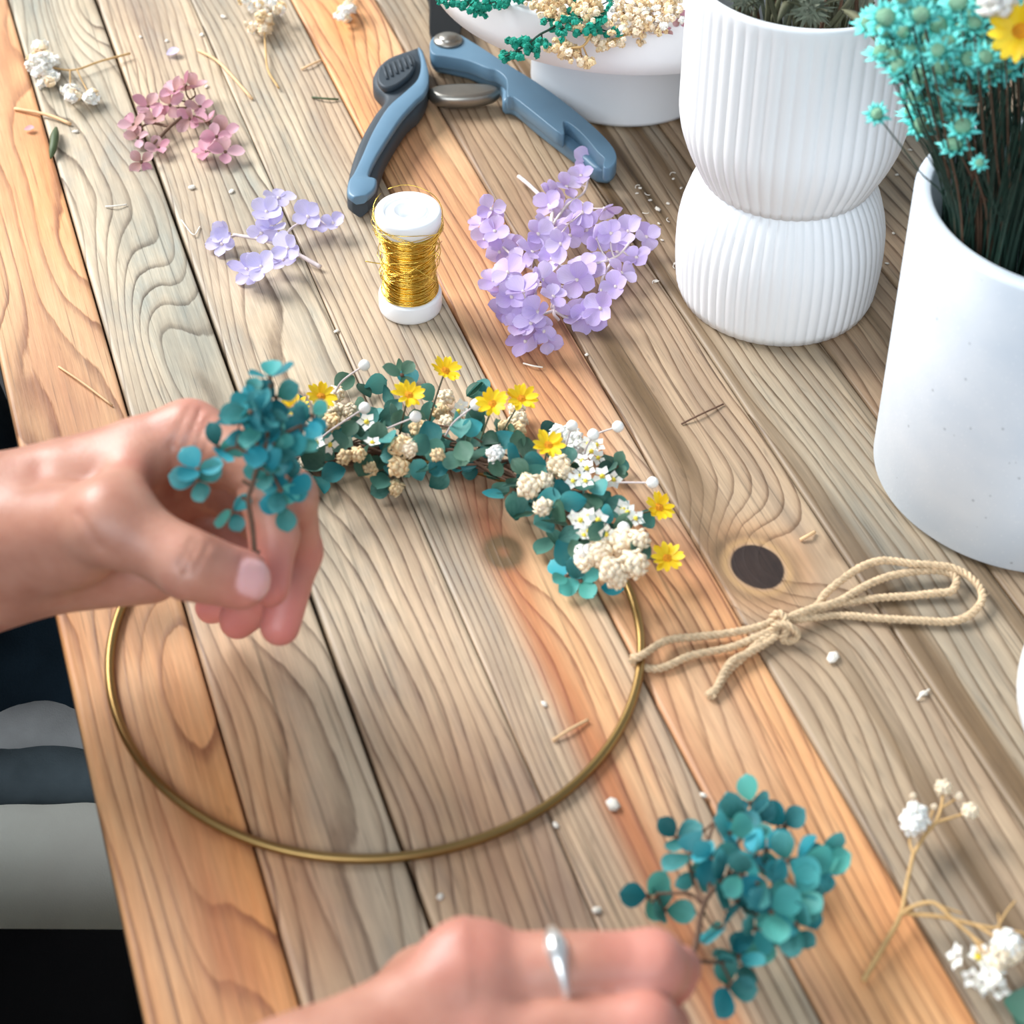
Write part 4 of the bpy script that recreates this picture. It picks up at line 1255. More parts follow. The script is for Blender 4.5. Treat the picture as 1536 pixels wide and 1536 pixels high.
def star(px, py, depth, r, label, group=None, n=None):
    c = PY(px, py, depth)
    k = .45
    b = Vector((KX + max(-.045, min(.045, (c.x - KX) * k)), KY + max(-.04, min(.04, (c.y - KY) * k)), T(.02)))
    t = thing('star_flower', b, label, 'flower', group)
    if n is None:
        n = (rnd_normal(.75, .6, .75) + RGT * (-.25)).normalized()
    rim = Vector((KX + (c.x - KX) * .62, KY + (c.y - KY) * .62, T(.13)))
    dd = Vector((rim.x - KX, rim.y - KY, 0))
    if dd.length > KR - .012: rim = Vector((KX, KY, rim.z)) + dd.normalized() * (KR - .012)
    stem(t, (b, rim, (rim + c) * .5 + Vector((0, 0, .003)), c), .00038, random.choice(('stem_dark', 'stem_dark', 'stem_dark', 'stem_brown')), 'stem', 5)
    Rm = frame(n.orthogonal(), n)
    place('petals', random.choice(SH), t, c, Rm, r)
    place('disc', random.choice(SD), t, c, Rm, r)


heads = [(990, 1180), (700, 1020), (640, 820), (730, 800), (850, 930), (1000, 820), (1040, 950), (1050, 1040), (870, 700), (590, 620), (710, 620), (560, 560), (390, 450), (490, 490), (310, 200), (420, 170), (400, 260), (510, 340), (590, 250), (660, 110), (750, 240), (840, 210), (1040, 270), (860, 430), (740, 450),
         (650, 510), (780, 560), (980, 540), (1080, 480), (1180, 570), (1250, 620), (1330, 520), (1400, 560), (1240, 470), (1140, 350), (1230, 300), (1260, 390), (1100, 400), (930, 370), (680, 340), (700, 30), (600, 60), (550, 110), (900, 20), (1020, 50), (1240, 70), (1130, 130), (1380, 180), (1330, 230), (820, 130), (930, 140),
         (1130, 210), (1400, 90), (1300, 120), (780, 330), (620, 420), (930, 640), (1080, 660), (1150, 690), (950, 730), (580, -40), (700, -50), (820, -30), (960, -60), (1100, -20), (1220, -30), (1340, 20), (1450, -20), (1440, 300), (1460, 420), (1500, 500), (1420, 380), (1480, 180), (1080, 580), (860, 560), (1000, 420), (760, 690), (660, 920), (800, 860), (900, 800), (480, 260), (500, 420), (560, 190), (720, 150), (980, 200), (1200, 180)]
for (x, y) in heads:
    px, py = C7(x, y)
    star(px, py, random.uniform(.585, .632), random.uniform(.0062, .0082), 'aqua dyed star flower in the dense bunch standing in the concrete vase', SG)
for k in range(46):                   # the bunch goes on past the right edge of the picture
    star(random.uniform(1545, 1820), random.uniform(-70, 150), random.uniform(.585, .66), random.uniform(.0062, .0082), 'aqua dyed star flower in the dense bunch standing in the concrete vase', SG)
star(1316, 173, .600, .0056, 'single aqua star flower on a bent stem, apart from the bunch, before the ribbed vase', None, Vector((-.3, -.6, .7)).normalized())
star(1470, 246, .575, .0038, 'tiny dark teal star flower low among the stems of the concrete vase')
# bare stems below the heads
mb = MB()
for k in range(420):
    a = random.uniform(0, 6.28); r0 = (KR - .012) * math.sqrt(random.random())
    b = Vector((KX + r0 * .8 * math.cos(a), KY + r0 * .8 * math.sin(a), T(.015)))
    mm = Vector((KX + r0 * math.cos(a + .1), KY + r0 * math.sin(a + .1), T(.125)))
    e = Vector((KX + r0 * 1.06 * math.cos(a + .2) + random.gauss(0, .003), KY + r0 * 1.06 * math.sin(a + .2), T(random.uniform(.165, .205))))
    mb.tube(spline((b, mm, e), 3), random.uniform(.0003, .0006), 3, cap=False)
tag(mb.build('dark_stems', M['stem_dark']), 'dense dark green dried stems filling the concrete vase', 'dried stems', None, 'stuff')
# yellow daisy and white flower at the right edge
t = thing('yellow_daisy', (KX + .01, KY - .02, T(.02)), 'yellow daisy in the concrete vase, cut off by the edge', 'flower')
c = PY(1532, 47, .575); n = (Vector((-.6, -.7, .5))).normalized()
stem(t, ((KX + .01, KY - .02, T(.02)), (KX + .012, KY - .03, T(.14)), c), .0006, 'stem_dark')
place('disc', MB().ball((0, 0, 0), .0032, 10, 6, .12, random.Random(3), (1, 1, .6)).mesh('disc', M['yellow_disc']), t, c, frame(n.orthogonal(), n))
Rm = frame(n.orthogonal(), n)
for i in range(13):
    q = 6.283 * i / 13
    d = Rm @ Vector((math.cos(q), math.sin(q), .3)); nn = Rm @ Vector((-.3 * math.cos(q), -.3 * math.sin(q), 1))
    place('petal', petals('yellow'), t, c + d * .002, frame(d, nn), .0092)
t = thing('white_strawflower', (KX, KY, T(.02)), 'white papery flower at the top right corner, above the aqua ones', 'flower')
c = PY(1497, 0, .58)
stem(t, ((KX, KY, T(.02)), (KX + .005, KY - .02, T(.14)), c), .0006, 'stem_dark')
place('bloom', CR['white_blossom'][0], t, c, None, .0075)

# ------------------------------------------------------------------ sprigs and bits lying on the table
breath('white dried flower sprig at the far left of the table', [(52, 95, .006, 6, 6), (70, 92, .009, 6, 7), (62, 70, .008, 5, 4), (75, 118, .005, 5, 5), (105, 138, .006, 6, 7), (137, 146, .004, 3, 3), (60, 108, .006, 5, 4)],
       [P(195, 80, .003), P(150, 92, .004), P(110, 105, .004), P(70, 100, .005)], ['white_blossom', 'white_blossom', 'cream'], r=(.0028, .0044), name='dried_flower_sprig')
breath('cream dried flower sprig at the top edge, left of the shears', [(385, 5, .010, 9, 9), (410, 15, .009, 8, 8), (395, 30, .008, 7, 7), (400, 48, .006, 5, 4), (378, 40, .006, 5, 4)],
       [P(418, 132, .002), P(402, 105, .003), P(398, 70, .004), P(395, 20, .006)], ['cream', 'tan_blossom', 'white_blossom'], r=(.0022, .0036), name='dried_flower_sprig')
breath('small cream blossom cluster at the top edge, just left of the bowl', [(522, 12, .006, 5, 7), (515, 22, .004, 4, 4)], [P(530, -10, .003), P(524, 5, .004), P(517, 20, .003)], ['cream', 'white_blossom'], r=(.0026, .0038), name='dried_flower_sprig')
# dried stem at the lower right
def CB(x, y): return 1000 + x / 2.866, 1016 + y / 2.866


kb = lambda x, y, z: P(*CB(x, y), z)
t = thing('dried_blossom_sprig', kb(845, 1305, 0), 'forked tan dried stem with white blossoms at the lower right corner', 'dried flower')
for pts, r in (([(845, 1305, .0015), (930, 1160, .003), (1005, 1025, .005), (1030, 900, .007), (1060, 760, .008)], .00085), ([(1060, 760, .008), (1110, 680, .009), (1155, 625, .010), (1180, 560, .011), (1190, 480, .011)], .0006), ([(1155, 625, .010), (1220, 605, .010), (1300, 580, .010)], .0005),
               ([(1060, 760, .008), (1045, 700, .009), (1062, 630, .010)], .0005), ([(1062, 600, .012), (1058, 530, .012)], .0004), ([(1180, 560, .011), (1210, 545, .011), (1255, 512, .010)], .0004), ([(1110, 680, .009), (1135, 600, .010), (1150, 560, .010)], .0004),
               ([(1005, 1025, .005), (1060, 985, .009), (1150, 970, .012), (1230, 1040, .012), (1310, 1110, .011), (1400, 1180, .010)], .0007), ([(1030, 1015, .006), (1180, 1030, .009), (1330, 1065, .010), (1500, 1095, .010), (1560, 1110, .009)], .00065), ([(1150, 970, .012), (1210, 995, .011), (1270, 1015, .010)], .0004),
               ([(1310, 1110, .011), (1340, 1160, .010), (1340, 1200, .009)], .0004), ([(1330, 1065, .01), (1420, 1120, .011), (1470, 1150, .012)], .0005), ([(1420, 1080, .010), (1460, 1010, .011), (1500, 960, .011)], .0004), ([(1430, 1050, .010), (1425, 1015, .011)], .0003), ([(1310, 1110, .011), (1380, 1200, .011), (1430, 1210, .012)], .0004)):
    stem(t, [kb(*p) for p in pts], r, 'stem_tan', 'stem')
for (x, y, z, r, k) in ((1065, 610, .012, .0052, 'white_blossom'), (1070, 590, .013, .0044, 'white_blossom'), (1055, 640, .012, .0038, 'white_blossom'), (1190, 475, .012, .0032, 'cream'), (1305, 575, .011, .0032, 'cream'), (1255, 512, .011, .0016, 'cream'), (1060, 510, .012, .0013, 'cream'), (1465, 1150, .013, .0056, 'white_blossom'),
                        (1490, 1175, .012, .0045, 'cream'), (1430, 1210, .012, .0045, 'cream'), (1440, 1165, .012, .004, 'white_blossom'), (1150, 556, .011, .0012, 'cream')):
    place('blossom', random.choice(CR[k]), t, kb(x, y, z), frame(rnd_normal(1).orthogonal(), rnd_normal(.6)), r)
for (x, y, z) in ((1250, 1200, .006), (1335, 1215, .008), (1345, 1195, .009), (1310, 1290, .006), (1340, 1330, .005), (1390, 1280, .010), (1430, 1280, .010), (1420, 1340, .007), (1400, 1250, .011), (1360, 1310, .006)):
    n = rnd_normal(1.2)
    place('white_flower', random.choice(TINY), t, kb(x, y, z), frame(n.orthogonal(), n), random.uniform(.0036, .0048))
place('eye', EYE, t, kb(1337, 1205, .009), None, .005)
t = thing('teal_leaf_sprig', kb(1500, 1400, 0), 'dark teal leaves in the lower right corner under the white blossoms', 'flower')
for (x, y, z, a, L) in ((1450, 1390, .008, -.3, .014), (1490, 1420, .006, -.9, .013), (1520, 1380, .007, .2, .013)):
    place('petal', petals('teal_dark'), t, kb(x, y, z), frame(Vector((math.cos(a), math.sin(a), .05)), rnd_normal(.3)), L)
stem(t, [kb(1600, 1480, .003), kb(1540, 1430, .005), kb(1470, 1395, .007)], .0006, 'stem_brown')

# loose petals, leaf and straw bits
def loose(px, py, key, L, label, ang=0.5):
    t = place('loose_petal', petals(key), None, P(px, py, .0016), frame(Vector((math.cos(ang), math.sin(ang), .1)), rnd_normal(.3, 1, .3)), L)
    tag(t, label, 'petal')


loose(250, 82, 'lilac_blue', .0075, 'single blue-lilac petal near the top left, on the second plank')
loose(36, 194, 'pink', .0055, 'tiny magenta petal at the left edge, beside a green leaf bit', .2)
mb = MB(); pts = [P(84, 192, .003), P(82, 205, .0045), P(80, 220, .004), P(76, 238, .0015)]
mb.tube(spline(pts, 5), [.0008, .0012, .0016, .002, .0023, .0024, .0024, .0023, .0022, .0021, .0021, .002, .0018, .0014, .0009, .0004], 7)
tag(mb.build('leaf_bit', M['leaf_green'], None, P(80, 215)), 'small curled dark green leaf bit at the far left', 'leaf')
SB = [((22, 163), (70, 172), (106, 186), .0009, 'M', 'pale straw piece at the far left, above the green leaf bit'), ((297, 75), (330, 95), (378, 148), .0008, 'M', 'tan straw piece above the pink hydrangea, pointing down right'), ((452, 104), (466, 97), (482, 90), .0006, 'M', 'short straw bit left of the shears'),
      ((88, 550), (125, 575), (168, 608), .0005, 'M', 'thin brown straw on the orange plank above the wrist'), ((1022, 636), (1050, 622), (1085, 606), .0004, 'D', 'thin dark twig bit right of the wreath'), ((829, 1111), (855, 1094), (882, 1080), .0006, 'M', 'thin straw inside the right of the hoop'),
      ((158, 310), (172, 309), (190, 307), .0004, 'P', 'pale hair-thin fibre on the grey plank'), ((468, 146), (490, 148), (508, 149), .0006, 'G', 'small green stalk bit left of the shears'), ((272, 330), (290, 352), (300, 340), .0003, 'P', 'curled fibre left of the lilac sprig'),
      ((1376, 1050), (1383, 1042), (1394, 1034), .0004, 'P', 'tiny white fibre below the twine loop'), ((1200, 810), (1213, 803), (1222, 798), .0007, 'M', 'short tan bit right of the big knot'), ((785, 545), (800, 549), (814, 551), .0004, 'P', 'pale fibre below the lavender hydrangea')]
for a, b, c_, r, k, lab in SB:
    mb = MB().tube(spline([P(*a, r + .0002), P(*b, r + .0012), P(*c_, r + .0003)], 6), r, 6)
    tag(mb.build('straw_bit', {'M': M['straw'], 'D': M['stem_brown'], 'P': M['crumb'], 'G': M['leaf_green']}[k], None, P(*b)), lab, 'straw')
# pale crumbs
CB_ = [MB().ball((0, 0, 0), 1, 6, 4, .3, random.Random(s), (1.2, .8, .5)).mesh('crumb', M['crumb']) for s in range(3)]
for i, (x, y, r) in enumerate([(288, 281, .0018), (347, 287, .0015), (310, 130, .0013), (250, 61, .0012), (113, 197, .0015), (335, 25, .0016), (303, 52, .0013), (211, 55, .0011), (1249, 987, .0026), (920, 1206, .0026), (816, 1056, .0013), (833, 1237, .0012), (895, 1365, .0016), (505, 497, .0012), (986, 313, .0016), (1002, 305, .0010),
                                           (975, 300, .0009), (988, 335, .0008), (960, 282, .0009), (985, 422, .0012), (1012, 395, .0008), (880, 532, .0009), (1385, 1040, .0014), (1056, 1193, .0012), (660, 1345, .0013), (745, 610, .0009), (955, 290, .0008), (1010, 268, .0008), (1022, 282, .0008), (993, 360, .0008), (1345, 262, .0010), (1322, 322, .0009), (1330, 395, .0009), (1340, 350, .0008), (1365, 225, .0011)]):
    o = place('crumb', CB_[i % 3], None, P(x, y, r * .45), Matrix.Rotation(random.random() * 6, 3, 'Z'), r)
    tag(o, 'tiny pale crumb of dried flower lying on the planks', 'crumb', 'crumbs scattered over the table')
# curled wood-like shavings beside the ribbed vase
for (x, y) in ((958, 281), (972, 290), (1010, 262), (984, 424), (1015, 400), (1005, 330), (968, 318)):
    a = random.random() * 6
    c = P(x, y, .0006)
    pts = [c + Vector((math.cos(a + k * .5), math.sin(a + k * .5), .1 + .1 * math.sin(k))) * .0017 for k in range(6)]
    tag(MB().tube(pts, .00022, 4).build('shaving', M['crumb'], None, c), 'hair-thin pale curl lying left of the ribbed vase', 'shaving', 'curls beside the ribbed vase')

# ------------------------------------------------------------------ person: hands, arms, clothes
def surface_nets(fn, lo, hi, h):
    lo = np.array(lo, float); n = np.ceil((np.array(hi) - lo) / h).astype(int) + 1
    ax = [lo[i] + h * np.arange(n[i]) for i in range(3)]
    G = np.stack(np.meshgrid(*ax, indexing='ij'), -1)
    Fv = fn(G.reshape(-1, 3)).reshape(n)
    s = Fv < 0
    c = [(i, j, k) for i in (0, 1) for j in (0, 1) for k in (0, 1)]
    sl = lambda A, i, j, k: A[i:A.shape[0] - 1 + i, j:A.shape[1] - 1 + j, k:A.shape[2] - 1 + k]
    cnt = sum(sl(s, *q).astype(int) for q in c)
    act = (cnt > 0) & (cnt < 8)
    idx = -np.ones(act.shape, int); idx[act] = np.arange(act.sum())
    acc = np.zeros((act.sum(), 3)); num = np.zeros(act.sum())
    for a in range(8):
        for b in range(a + 1, 8):
            d = np.array(c[b]) - np.array(c[a])
            if np.abs(d).sum() != 1: continue
            fa, fb = sl(Fv, *c[a])[act], sl(Fv, *c[b])[act]
            m_ = (fa < 0) != (fb < 0)
            t = np.where(m_, fa / np.where(fa == fb, 1, fa - fb), 0)
            p = np.array(c[a]) + t[:, None] * d
            acc += np.where(m_[:, None], p, 0); num += m_
    V = lo + h * (np.argwhere(act) + acc / num[:, None])
    quads = []
    for axis in range(3):
        o = [q for q in range(3) if q != axis]
        A = np.moveaxis(s, axis, 0); I = np.moveaxis(idx, [axis, o[0], o[1]], [0, 1, 2]); A = np.moveaxis(s, [axis, o[0], o[1]], [0, 1, 2])
        e = A[:-1, 1:-1, 1:-1] != A[1:, 1:-1, 1:-1]
        i, j, k = np.nonzero(e)
        q = np.stack([I[i, j, k], I[i, j + 1, k], I[i, j + 1, k + 1], I[i, j, k + 1]], -1)
        flip = A[:-1, 1:-1, 1:-1][e]
        if axis == 1: flip = ~flip
        q = np.where(flip[:, None], q, q[:, ::-1])
        quads.append(q)
    Q = np.concatenate(quads)
    Q = Q[(Q >= 0).all(1)]
    return V, Q


def cone(p, a, b, ra, rb):
    a, b = np.array(a), np.array(b)
    d = b - a; L2 = max(1e-12, d @ d)
    t = np.clip(((p - a) @ d) / L2, 0, 1)
    return np.linalg.norm(p - a - t[:, None] * d, axis=1) - (ra + (rb - ra) * t)


def smin(a, b, k):
    h_ = np.clip(0.5 + 0.5 * (b - a) / k, 0, 1)
    return b + (a - b) * h_ - k * h_ * (1 - h_)


def smax(a, b, k): return -smin(-a, -b, k)


def grooves(p, f, cr):
    for (x0, y0), (x1, y1), wd, dep, ref in cr:
        a, b = CAM + ray(x0, y0).normalized() * (ref - CAM).length, CAM + ray(x1, y1).normalized() * (ref - CAM).length
        q = p - np.array(CAM)
        dist = np.linalg.norm(q, axis=1, keepdims=True)
        q = q / dist * (ref - CAM).length + np.array(CAM)
        d = cone(q, a, b, 0, 0)
        msk = np.clip(1 - np.abs(dist[:, 0] - (ref - CAM).length) / .035, 0, 1) ** .5
        f = f + dep * np.exp(-(d / wd) ** 2) * msk
    return f


def finger(p, pts, rad, k=.0035):
    f = None
    for i in range(len(pts) - 1):
        g = cone(p, pts[i], pts[i + 1], rad[i], rad[i + 1])
        f = g if f is None else smin(f, g, k)
    return f


def nail_sdf(p, tip, prev, face, r, wd, ln):
    """flat oval plate let into the back of a fingertip"""
    d = (tip - prev).normalized(); n = (face - d * face.dot(d)).normalized(); s = d.cross(n)
    c = tip + n * (r * .80) + d * (r * .18)
    q = p - np.array(c)
    u, v, w_ = q @ np.array(d), q @ np.array(s), q @ np.array(n)
    w_ = w_ + (v / r) ** 2 * r * .42 + (np.maximum(u, 0) / r) ** 2 * r * .12
    return np.sqrt((np.abs(u) / ln) ** 3 + (np.abs(v) / wd) ** 3 + 1e-9) - 1, w_


SK = {}
FA = W0 + Vector((-.10, .0, -.012)); FB = W1 + Vector((-.10, -.002, -.018))
THN = P(120, 820, .085)
HEEL = PD(225, 852, .718)


def left_hand(p):
    palm = smin(smin(cone(p, W0, I0, .0185, .0115), cone(p, W0, M0, .018, .0110), .010), smin(cone(p, W1, R0, .0185, .0105), cone(p, W1, K0, .0185, .0100), .010), .012)
    palm = smin(palm, smin(cone(p, FA, W0, .021, .0185), cone(p, FB, W1, .021, .0190), .02), .012)
    th = finger(p, [W0 + (W1 - W0) * .4, T1, T2, T3], [.019, .0130, .0100, .0092], .007)
    th = smin(th, cone(p, T1, I0 - (I0 - W0) * .22, .0085, .0085), .011)
    th = smin(th, cone(p, T2 + (T3 - T2) * .4, T3, .0098, .0094), .003)
    f = smin(palm, th, .009)
    f = smin(f, cone(p, W1, THN, .018, .013), .012)
    f = smin(f, cone(p, W1, HEEL, .0195, .0125), .010)
    fi = finger(p, [I0, I1, I2, I3], [.0112, .0098, .0082, .0070])
    fm = finger(p, [M0, M1, M2, M3], [.0112, .0100, .0086, .0072])
    fr = finger(p, [R0, R1, R2, R3], [.0108, .0095, .0080, .0070])
    fk = finger(p, [K0, K1, K2, K3], [.0100, .0082, .0072, .0064])
    g = smin(smin(fi, fm, .0012), smin(fr, fk, .0012), .0012)
    root = np.minimum.reduce([np.linalg.norm(p - np.array(q), axis=1) for q in (I0, M0, R0, K0)])
    f = np.where(root < .022, smin(f, g, .006), smin(f, g, .0018))
    f = grooves(p, f, [((300, 618), (268, 690), .0013, .0012, I0), ((312, 628), (286, 688), .0010, .0010, I0), ((322, 640), (300, 690), .0009, .0008, I0), ((285, 612), (258, 668), .0012, .0008, I0), ((258, 668), (262, 745), .0016, .0009, I0),
                       ((352, 736), (392, 716), .0010, .0009, I1), ((362, 745), (398, 728), .0008, .0006, I1),
                       ((298, 815), (277, 858), .0009, .0011, T2), ((312, 818), (288, 862), .0008, .0011, T2), ((290, 808), (268, 850), .0008, .0009, T2), ((277, 858), (279, 884), .0008, .0006, T2),
                       ((118, 770), (150, 820), .0011, .0008, T1), ((150, 820), (172, 834), .0011, .0006, T1), ((60, 700), (40, 780), .004, .0012, W0), ((110, 665), (240, 640), .004, .0006, I0)])
    uv_, w_ = nail_sdf(p, T3, T2, (CAM - T3).normalized() + Vector((-.12, 0, .35)), .0093, .0066, .0085)
    rim = np.exp(-(uv_ / .16) ** 2) * (np.abs(w_) < .004)
    f = f + .0006 * rim
    return f


def nails_left(p):
    uv_, w_ = nail_sdf(p, T3, T2, (CAM - T3).normalized() + Vector((-.12, 0, .35)), .0093, .0066, .0085)
    return np.clip(-uv_ * 6, 0, 1) * (np.abs(w_) < .005)


# right hand, from the lower edge
J0 = P(705, 1462, .088); J1 = P(978, 1449, .090); J2 = on_ray(1000, 1462, J1, .026, -1); J3 = on_ray(1018, 1452, J2, .018, -1)
N0 = P(700, 1560, .082); N1 = P(968, 1543, .086); N2 = on_ray(990, 1558, N1, .028, -1); N3 = on_ray(1000, 1540, N2, .02, -1)
O0 = P(690, 1650, .072); O1 = P(930, 1640, .074); O2 = on_ray(940, 1660, O1, .026, -1); O3 = on_ray(880, 1660, O2, .02, -1)
Q0 = P(670, 1730, .060); Q1 = P(850, 1730, .060); Q2 = on_ray(860, 1740, Q1, .02, -1); Q3 = on_ray(810, 1740, Q2, .018, -1)
V0 = P(442, 1662, .080); V1 = P(475, 1780, .070)
H1 = P(640, 1490, .050); H2 = P(830, 1480, .040); H3 = P(985, 1470, .033)
GA = V0 + Vector((-.065, -.075, -.02)); GB = V1 + Vector((-.065, -.075, -.02))


def right_hand(p):
    f = smin(smin(cone(p, V0, J0, .0185, .0125), cone(p, V0, N0, .018, .0125), .012), smin(cone(p, V1, O0, .018, .0115), cone(p, V1, Q0, .018, .0105), .012), .014)
    f = smin(f, smin(cone(p, GA, V0, .023, .0185), cone(p, GB, V1, .023, .0185), .02), .012)
    f = smin(f, cone(p, J0, J0 + (J1 - J0) * .02, .0138, .0125), .008)
    f = smin(f, finger(p, [V0, H1, H2, H3], [.016, .0125, .0098, .0085], .006), .008)
    g = None
    for ch, rd in (([J0, J1, J2, J3], [.0115, .0092, .0080, .0068]), ([N0, N1, N2, N3], [.0112, .0092, .0082, .0070]), ([O0, O1, O2, O3], [.0108, .0088, .0078, .0068]), ([Q0, Q1, Q2, Q3], [.0095, .0078, .0070, .0060])):
        q = finger(p, ch, rd)
        g = q if g is None else smin(g, q, .0012)
    root = np.minimum.reduce([np.linalg.norm(p - np.array(q), axis=1) for q in (J0, N0, O0, Q0)])
    f = np.where(root < .022, smin(f, g, .006), smin(f, g, .0018))
    return grooves(p, f, [((950, 1412), (952, 1440), .0012, .0006, J1), ((965, 1410), (968, 1445), .0010, .0007, J1), ((980, 1410), (984, 1445), .0012, .0006, J1), ((770, 1405), (780, 1490), .004, .0008, J0), ((560, 1440), (720, 1420), .003, .0006, J0), ((560, 1500), (690, 1520), .005, .0012, J0)])


# skin
m_, nt, b = nmat('skin')
tc = nd(nt, 'ShaderNodeTexCoord')
n1 = nd(nt, 'ShaderNodeTexNoise', i_Scale=45.0, i_Detail=4.0)
n2 = nd(nt, 'ShaderNodeTexNoise', i_Scale=900.0, i_Detail=3.0)
n3 = nd(nt, 'ShaderNodeTexVoronoi', i_Scale=900.0)
for n in (n1, n2, n3): nt.links.new(tc.outputs['Object'], n.inputs['Vector'])
c = ramp(nt, n1.outputs[0], [(0.3, srgb((172, 116, 95))), (0.55, srgb((192, 139, 117))), (0.75, srgb((184, 122, 103)))])
at = nd(nt, 'ShaderNodeAttribute', attribute_name='red')
c = mix(nt, math_(nt, 'MULTIPLY', at.outputs['Fac'], 0.65), c, srgb((226, 124, 122)))
an = nd(nt, 'ShaderNodeAttribute', attribute_name='nail')
c = mix(nt, math_(nt, 'MULTIPLY', an.outputs['Fac'], 0.75), c, srgb((240, 190, 190)))
nt.links.new(c, b.inputs['Base Color'])
nt.links.new(math_(nt, 'MULTIPLY_ADD', an.outputs['Fac'], -0.22, 0.46), b.inputs['Roughness'])
b.inputs['Subsurface Weight'].default_value = 0.25
b.inputs['Subsurface Radius'].default_value = (0.006, 0.0025, 0.0012)
b.inputs['Subsurface Scale'].default_value = 1.0
hgt = math_(nt, 'ADD', math_(nt, 'MULTIPLY', n2.outputs[0], .5), math_(nt, 'MULTIPLY', n3.outputs['Distance'], .6))
bp = nd(nt, 'ShaderNodeBump', i_Strength=0.18, i_Distance=0.0005)
nt.links.new(hgt, bp.inputs['Height']); nt.links.new(bp.outputs[0], b.inputs['Normal'])
M['skin'] = m_
M['navy'] = plain('navy_knit', (22, 34, 42), 0.9, var=0.3, scale=40, bump=0.4, bscale=900, spec=0.1)
M['trouser'] = plain('stone_cotton', (250, 244, 230), 0.9, var=0.08, scale=18, bump=0.3, bscale=1200, spec=0.1)
M['band'] = plain('grey_denim_shirt', (150, 150, 148), 0.9, var=0.3, scale=25, bump=0.3, bscale=1200, spec=0.1)
M['teal_cloth'] = plain('slate_blue_cloth', (84, 94, 98), 0.9, var=0.3, scale=30, bump=0.3, bscale=1200, spec=0.1)
M['black_cloth'] = plain('black_cloth', (6, 6, 7), 0.9, var=0.2, bump=0.2, bscale=1200, spec=0.1)


def bbox(pts, pad):
    a = np.array([tuple(q) for q in pts])
    return a.min(0) - pad, a.max(0) + pad


def A3(x, y, z): return Vector((x, y, T(z)))


# joints of the arms and trunk, outside the picture
ELB = A3(-.47, .50, -.02); ELR = A3(-.34, .12, -.02)
SHL = A3(-.52, .76, .28); SHR = A3(-.50, .36, .28)


def arms(p):
    f = smin(smin(cone(p, FA + Vector((.012, 0, 0)), ELB, .0205, .038), cone(p, FB + Vector((.012, 0, 0)), ELB, .0205, .036), .02), cone(p, ELB, SHL, .040, .052), .02)
    g = smin(smin(cone(p, GA + Vector((.01, .008, 0)), ELR, .0225, .038), cone(p, GB + Vector((.01, .008, 0)), ELR, .0225, .036), .02), cone(p, ELR, SHR, .040, .052), .02)
    tr = smin(cone(p, SHL, SHR, .055, .055), cone(p, A3(-.51, .56, .22), A3(-.50, .56, -.22), .12, .13), .06)
    tr = smin(tr, cone(p, A3(-.52, .56, .3), A3(-.50, .56, .42), .055, .05), .04)
    return smin(smin(f, g, .02), tr, .03)


verts, faces, nail, red = [], [], [], []
for fn, pts, hh, kind in ((left_hand, [FA, FB, W0, W1, I0, I1, I2, I3, T1, T2, T3, M0, M1, M2, M3, R0, R1, R2, R3, K0, K1, K2, K3], .00125, 0), (right_hand, [GA, GB, V0, V1, J0, J1, J2, J3, N0, N1, N2, N3, O0, O1, O2, Q0, Q1, Q2, H1, H2, H3], .0014, 1),
                          (arms, [ELB, ELR, SHL, SHR, FA, GA, A3(-.5, .5, .45), A3(-.5, .5, -.3)], .008, 2)):
    lo, hi = bbox(pts, .02 if kind < 2 else .15)
    if kind == 0: lo[0] = FA.x + .006
    if kind == 1: lo[0] = GA.x + .002; lo[1] = max(lo[1], GA.y + .002)
    V, Q = surface_nets(fn, lo, hi, hh)
    faces += (Q + len(verts)).tolist()
    verts += V.tolist()
    if kind == 0:
        nl = nails_left(V)
        rd = np.zeros(len(V))
        for q, s in ((I3, .016), (T3, .013), (M3, .024), (R3, .024), (K3, .022), (M2, .014), (R2, .02), (K2, .02), (I0, .012)): rd = np.maximum(rd, np.exp(-((V - np.array(q)) ** 2).sum(1) / s ** 2) * (.9 if q is not I0 else .35))
    elif kind == 1:
        nl = np.zeros(len(V)); rd = np.zeros(len(V))
        for q, s, a_ in ((J0, .018, .5), (J1, .014, .7), (J2, .02, 1), (N0, .02, .4), (N1, .014, .6)): rd = np.maximum(rd, np.exp(-((V - np.array(q)) ** 2).sum(1) / s ** 2) * a_)
    else:
        nl = np.zeros(len(V)); rd = np.zeros(len(V))
    nail += nl.tolist(); red += rd.tolist()
person = thing('person', (-.48, .55, 0), 'person seated beside the table making a wreath, hands, navy sleeve and lap in view', 'person')
me = bpy.data.meshes.new('body')
org = Vector((-.48, .55, 0))
me.from_pydata([(x - org.x, y - org.y, z) for x, y, z in verts], [], faces)
me.polygons.foreach_set('use_smooth', [True] * len(me.polygons))
for nm, val in (('nail', nail), ('red', red)):
    at = me.attributes.new(nm, 'FLOAT', 'POINT'); at.data.foreach_set('value', val)
me.materials.append(M['skin'])
place('body', me, person, org)


def sdf_part(name, fn, lo, hi, h_, mat):
    V, Q = surface_nets(fn, lo, hi, h_)
    me = bpy.data.meshes.new(name)
    me.from_pydata((V - np.array(org)).tolist(), [], Q.tolist())
    me.polygons.foreach_set('use_smooth', [True] * len(me.polygons))
    me.materials.append(mat)
    return place(name, me, person, org)


def folds(p, a, s, seed=0):
    return a * (np.sin(p[:, 0] * s + 2.1 * np.sin(p[:, 2] * s * .6 + seed)) * np.sin(p[:, 1] * s * .8 + 1.3 * np.sin(p[:, 0] * s * .5 + seed)))


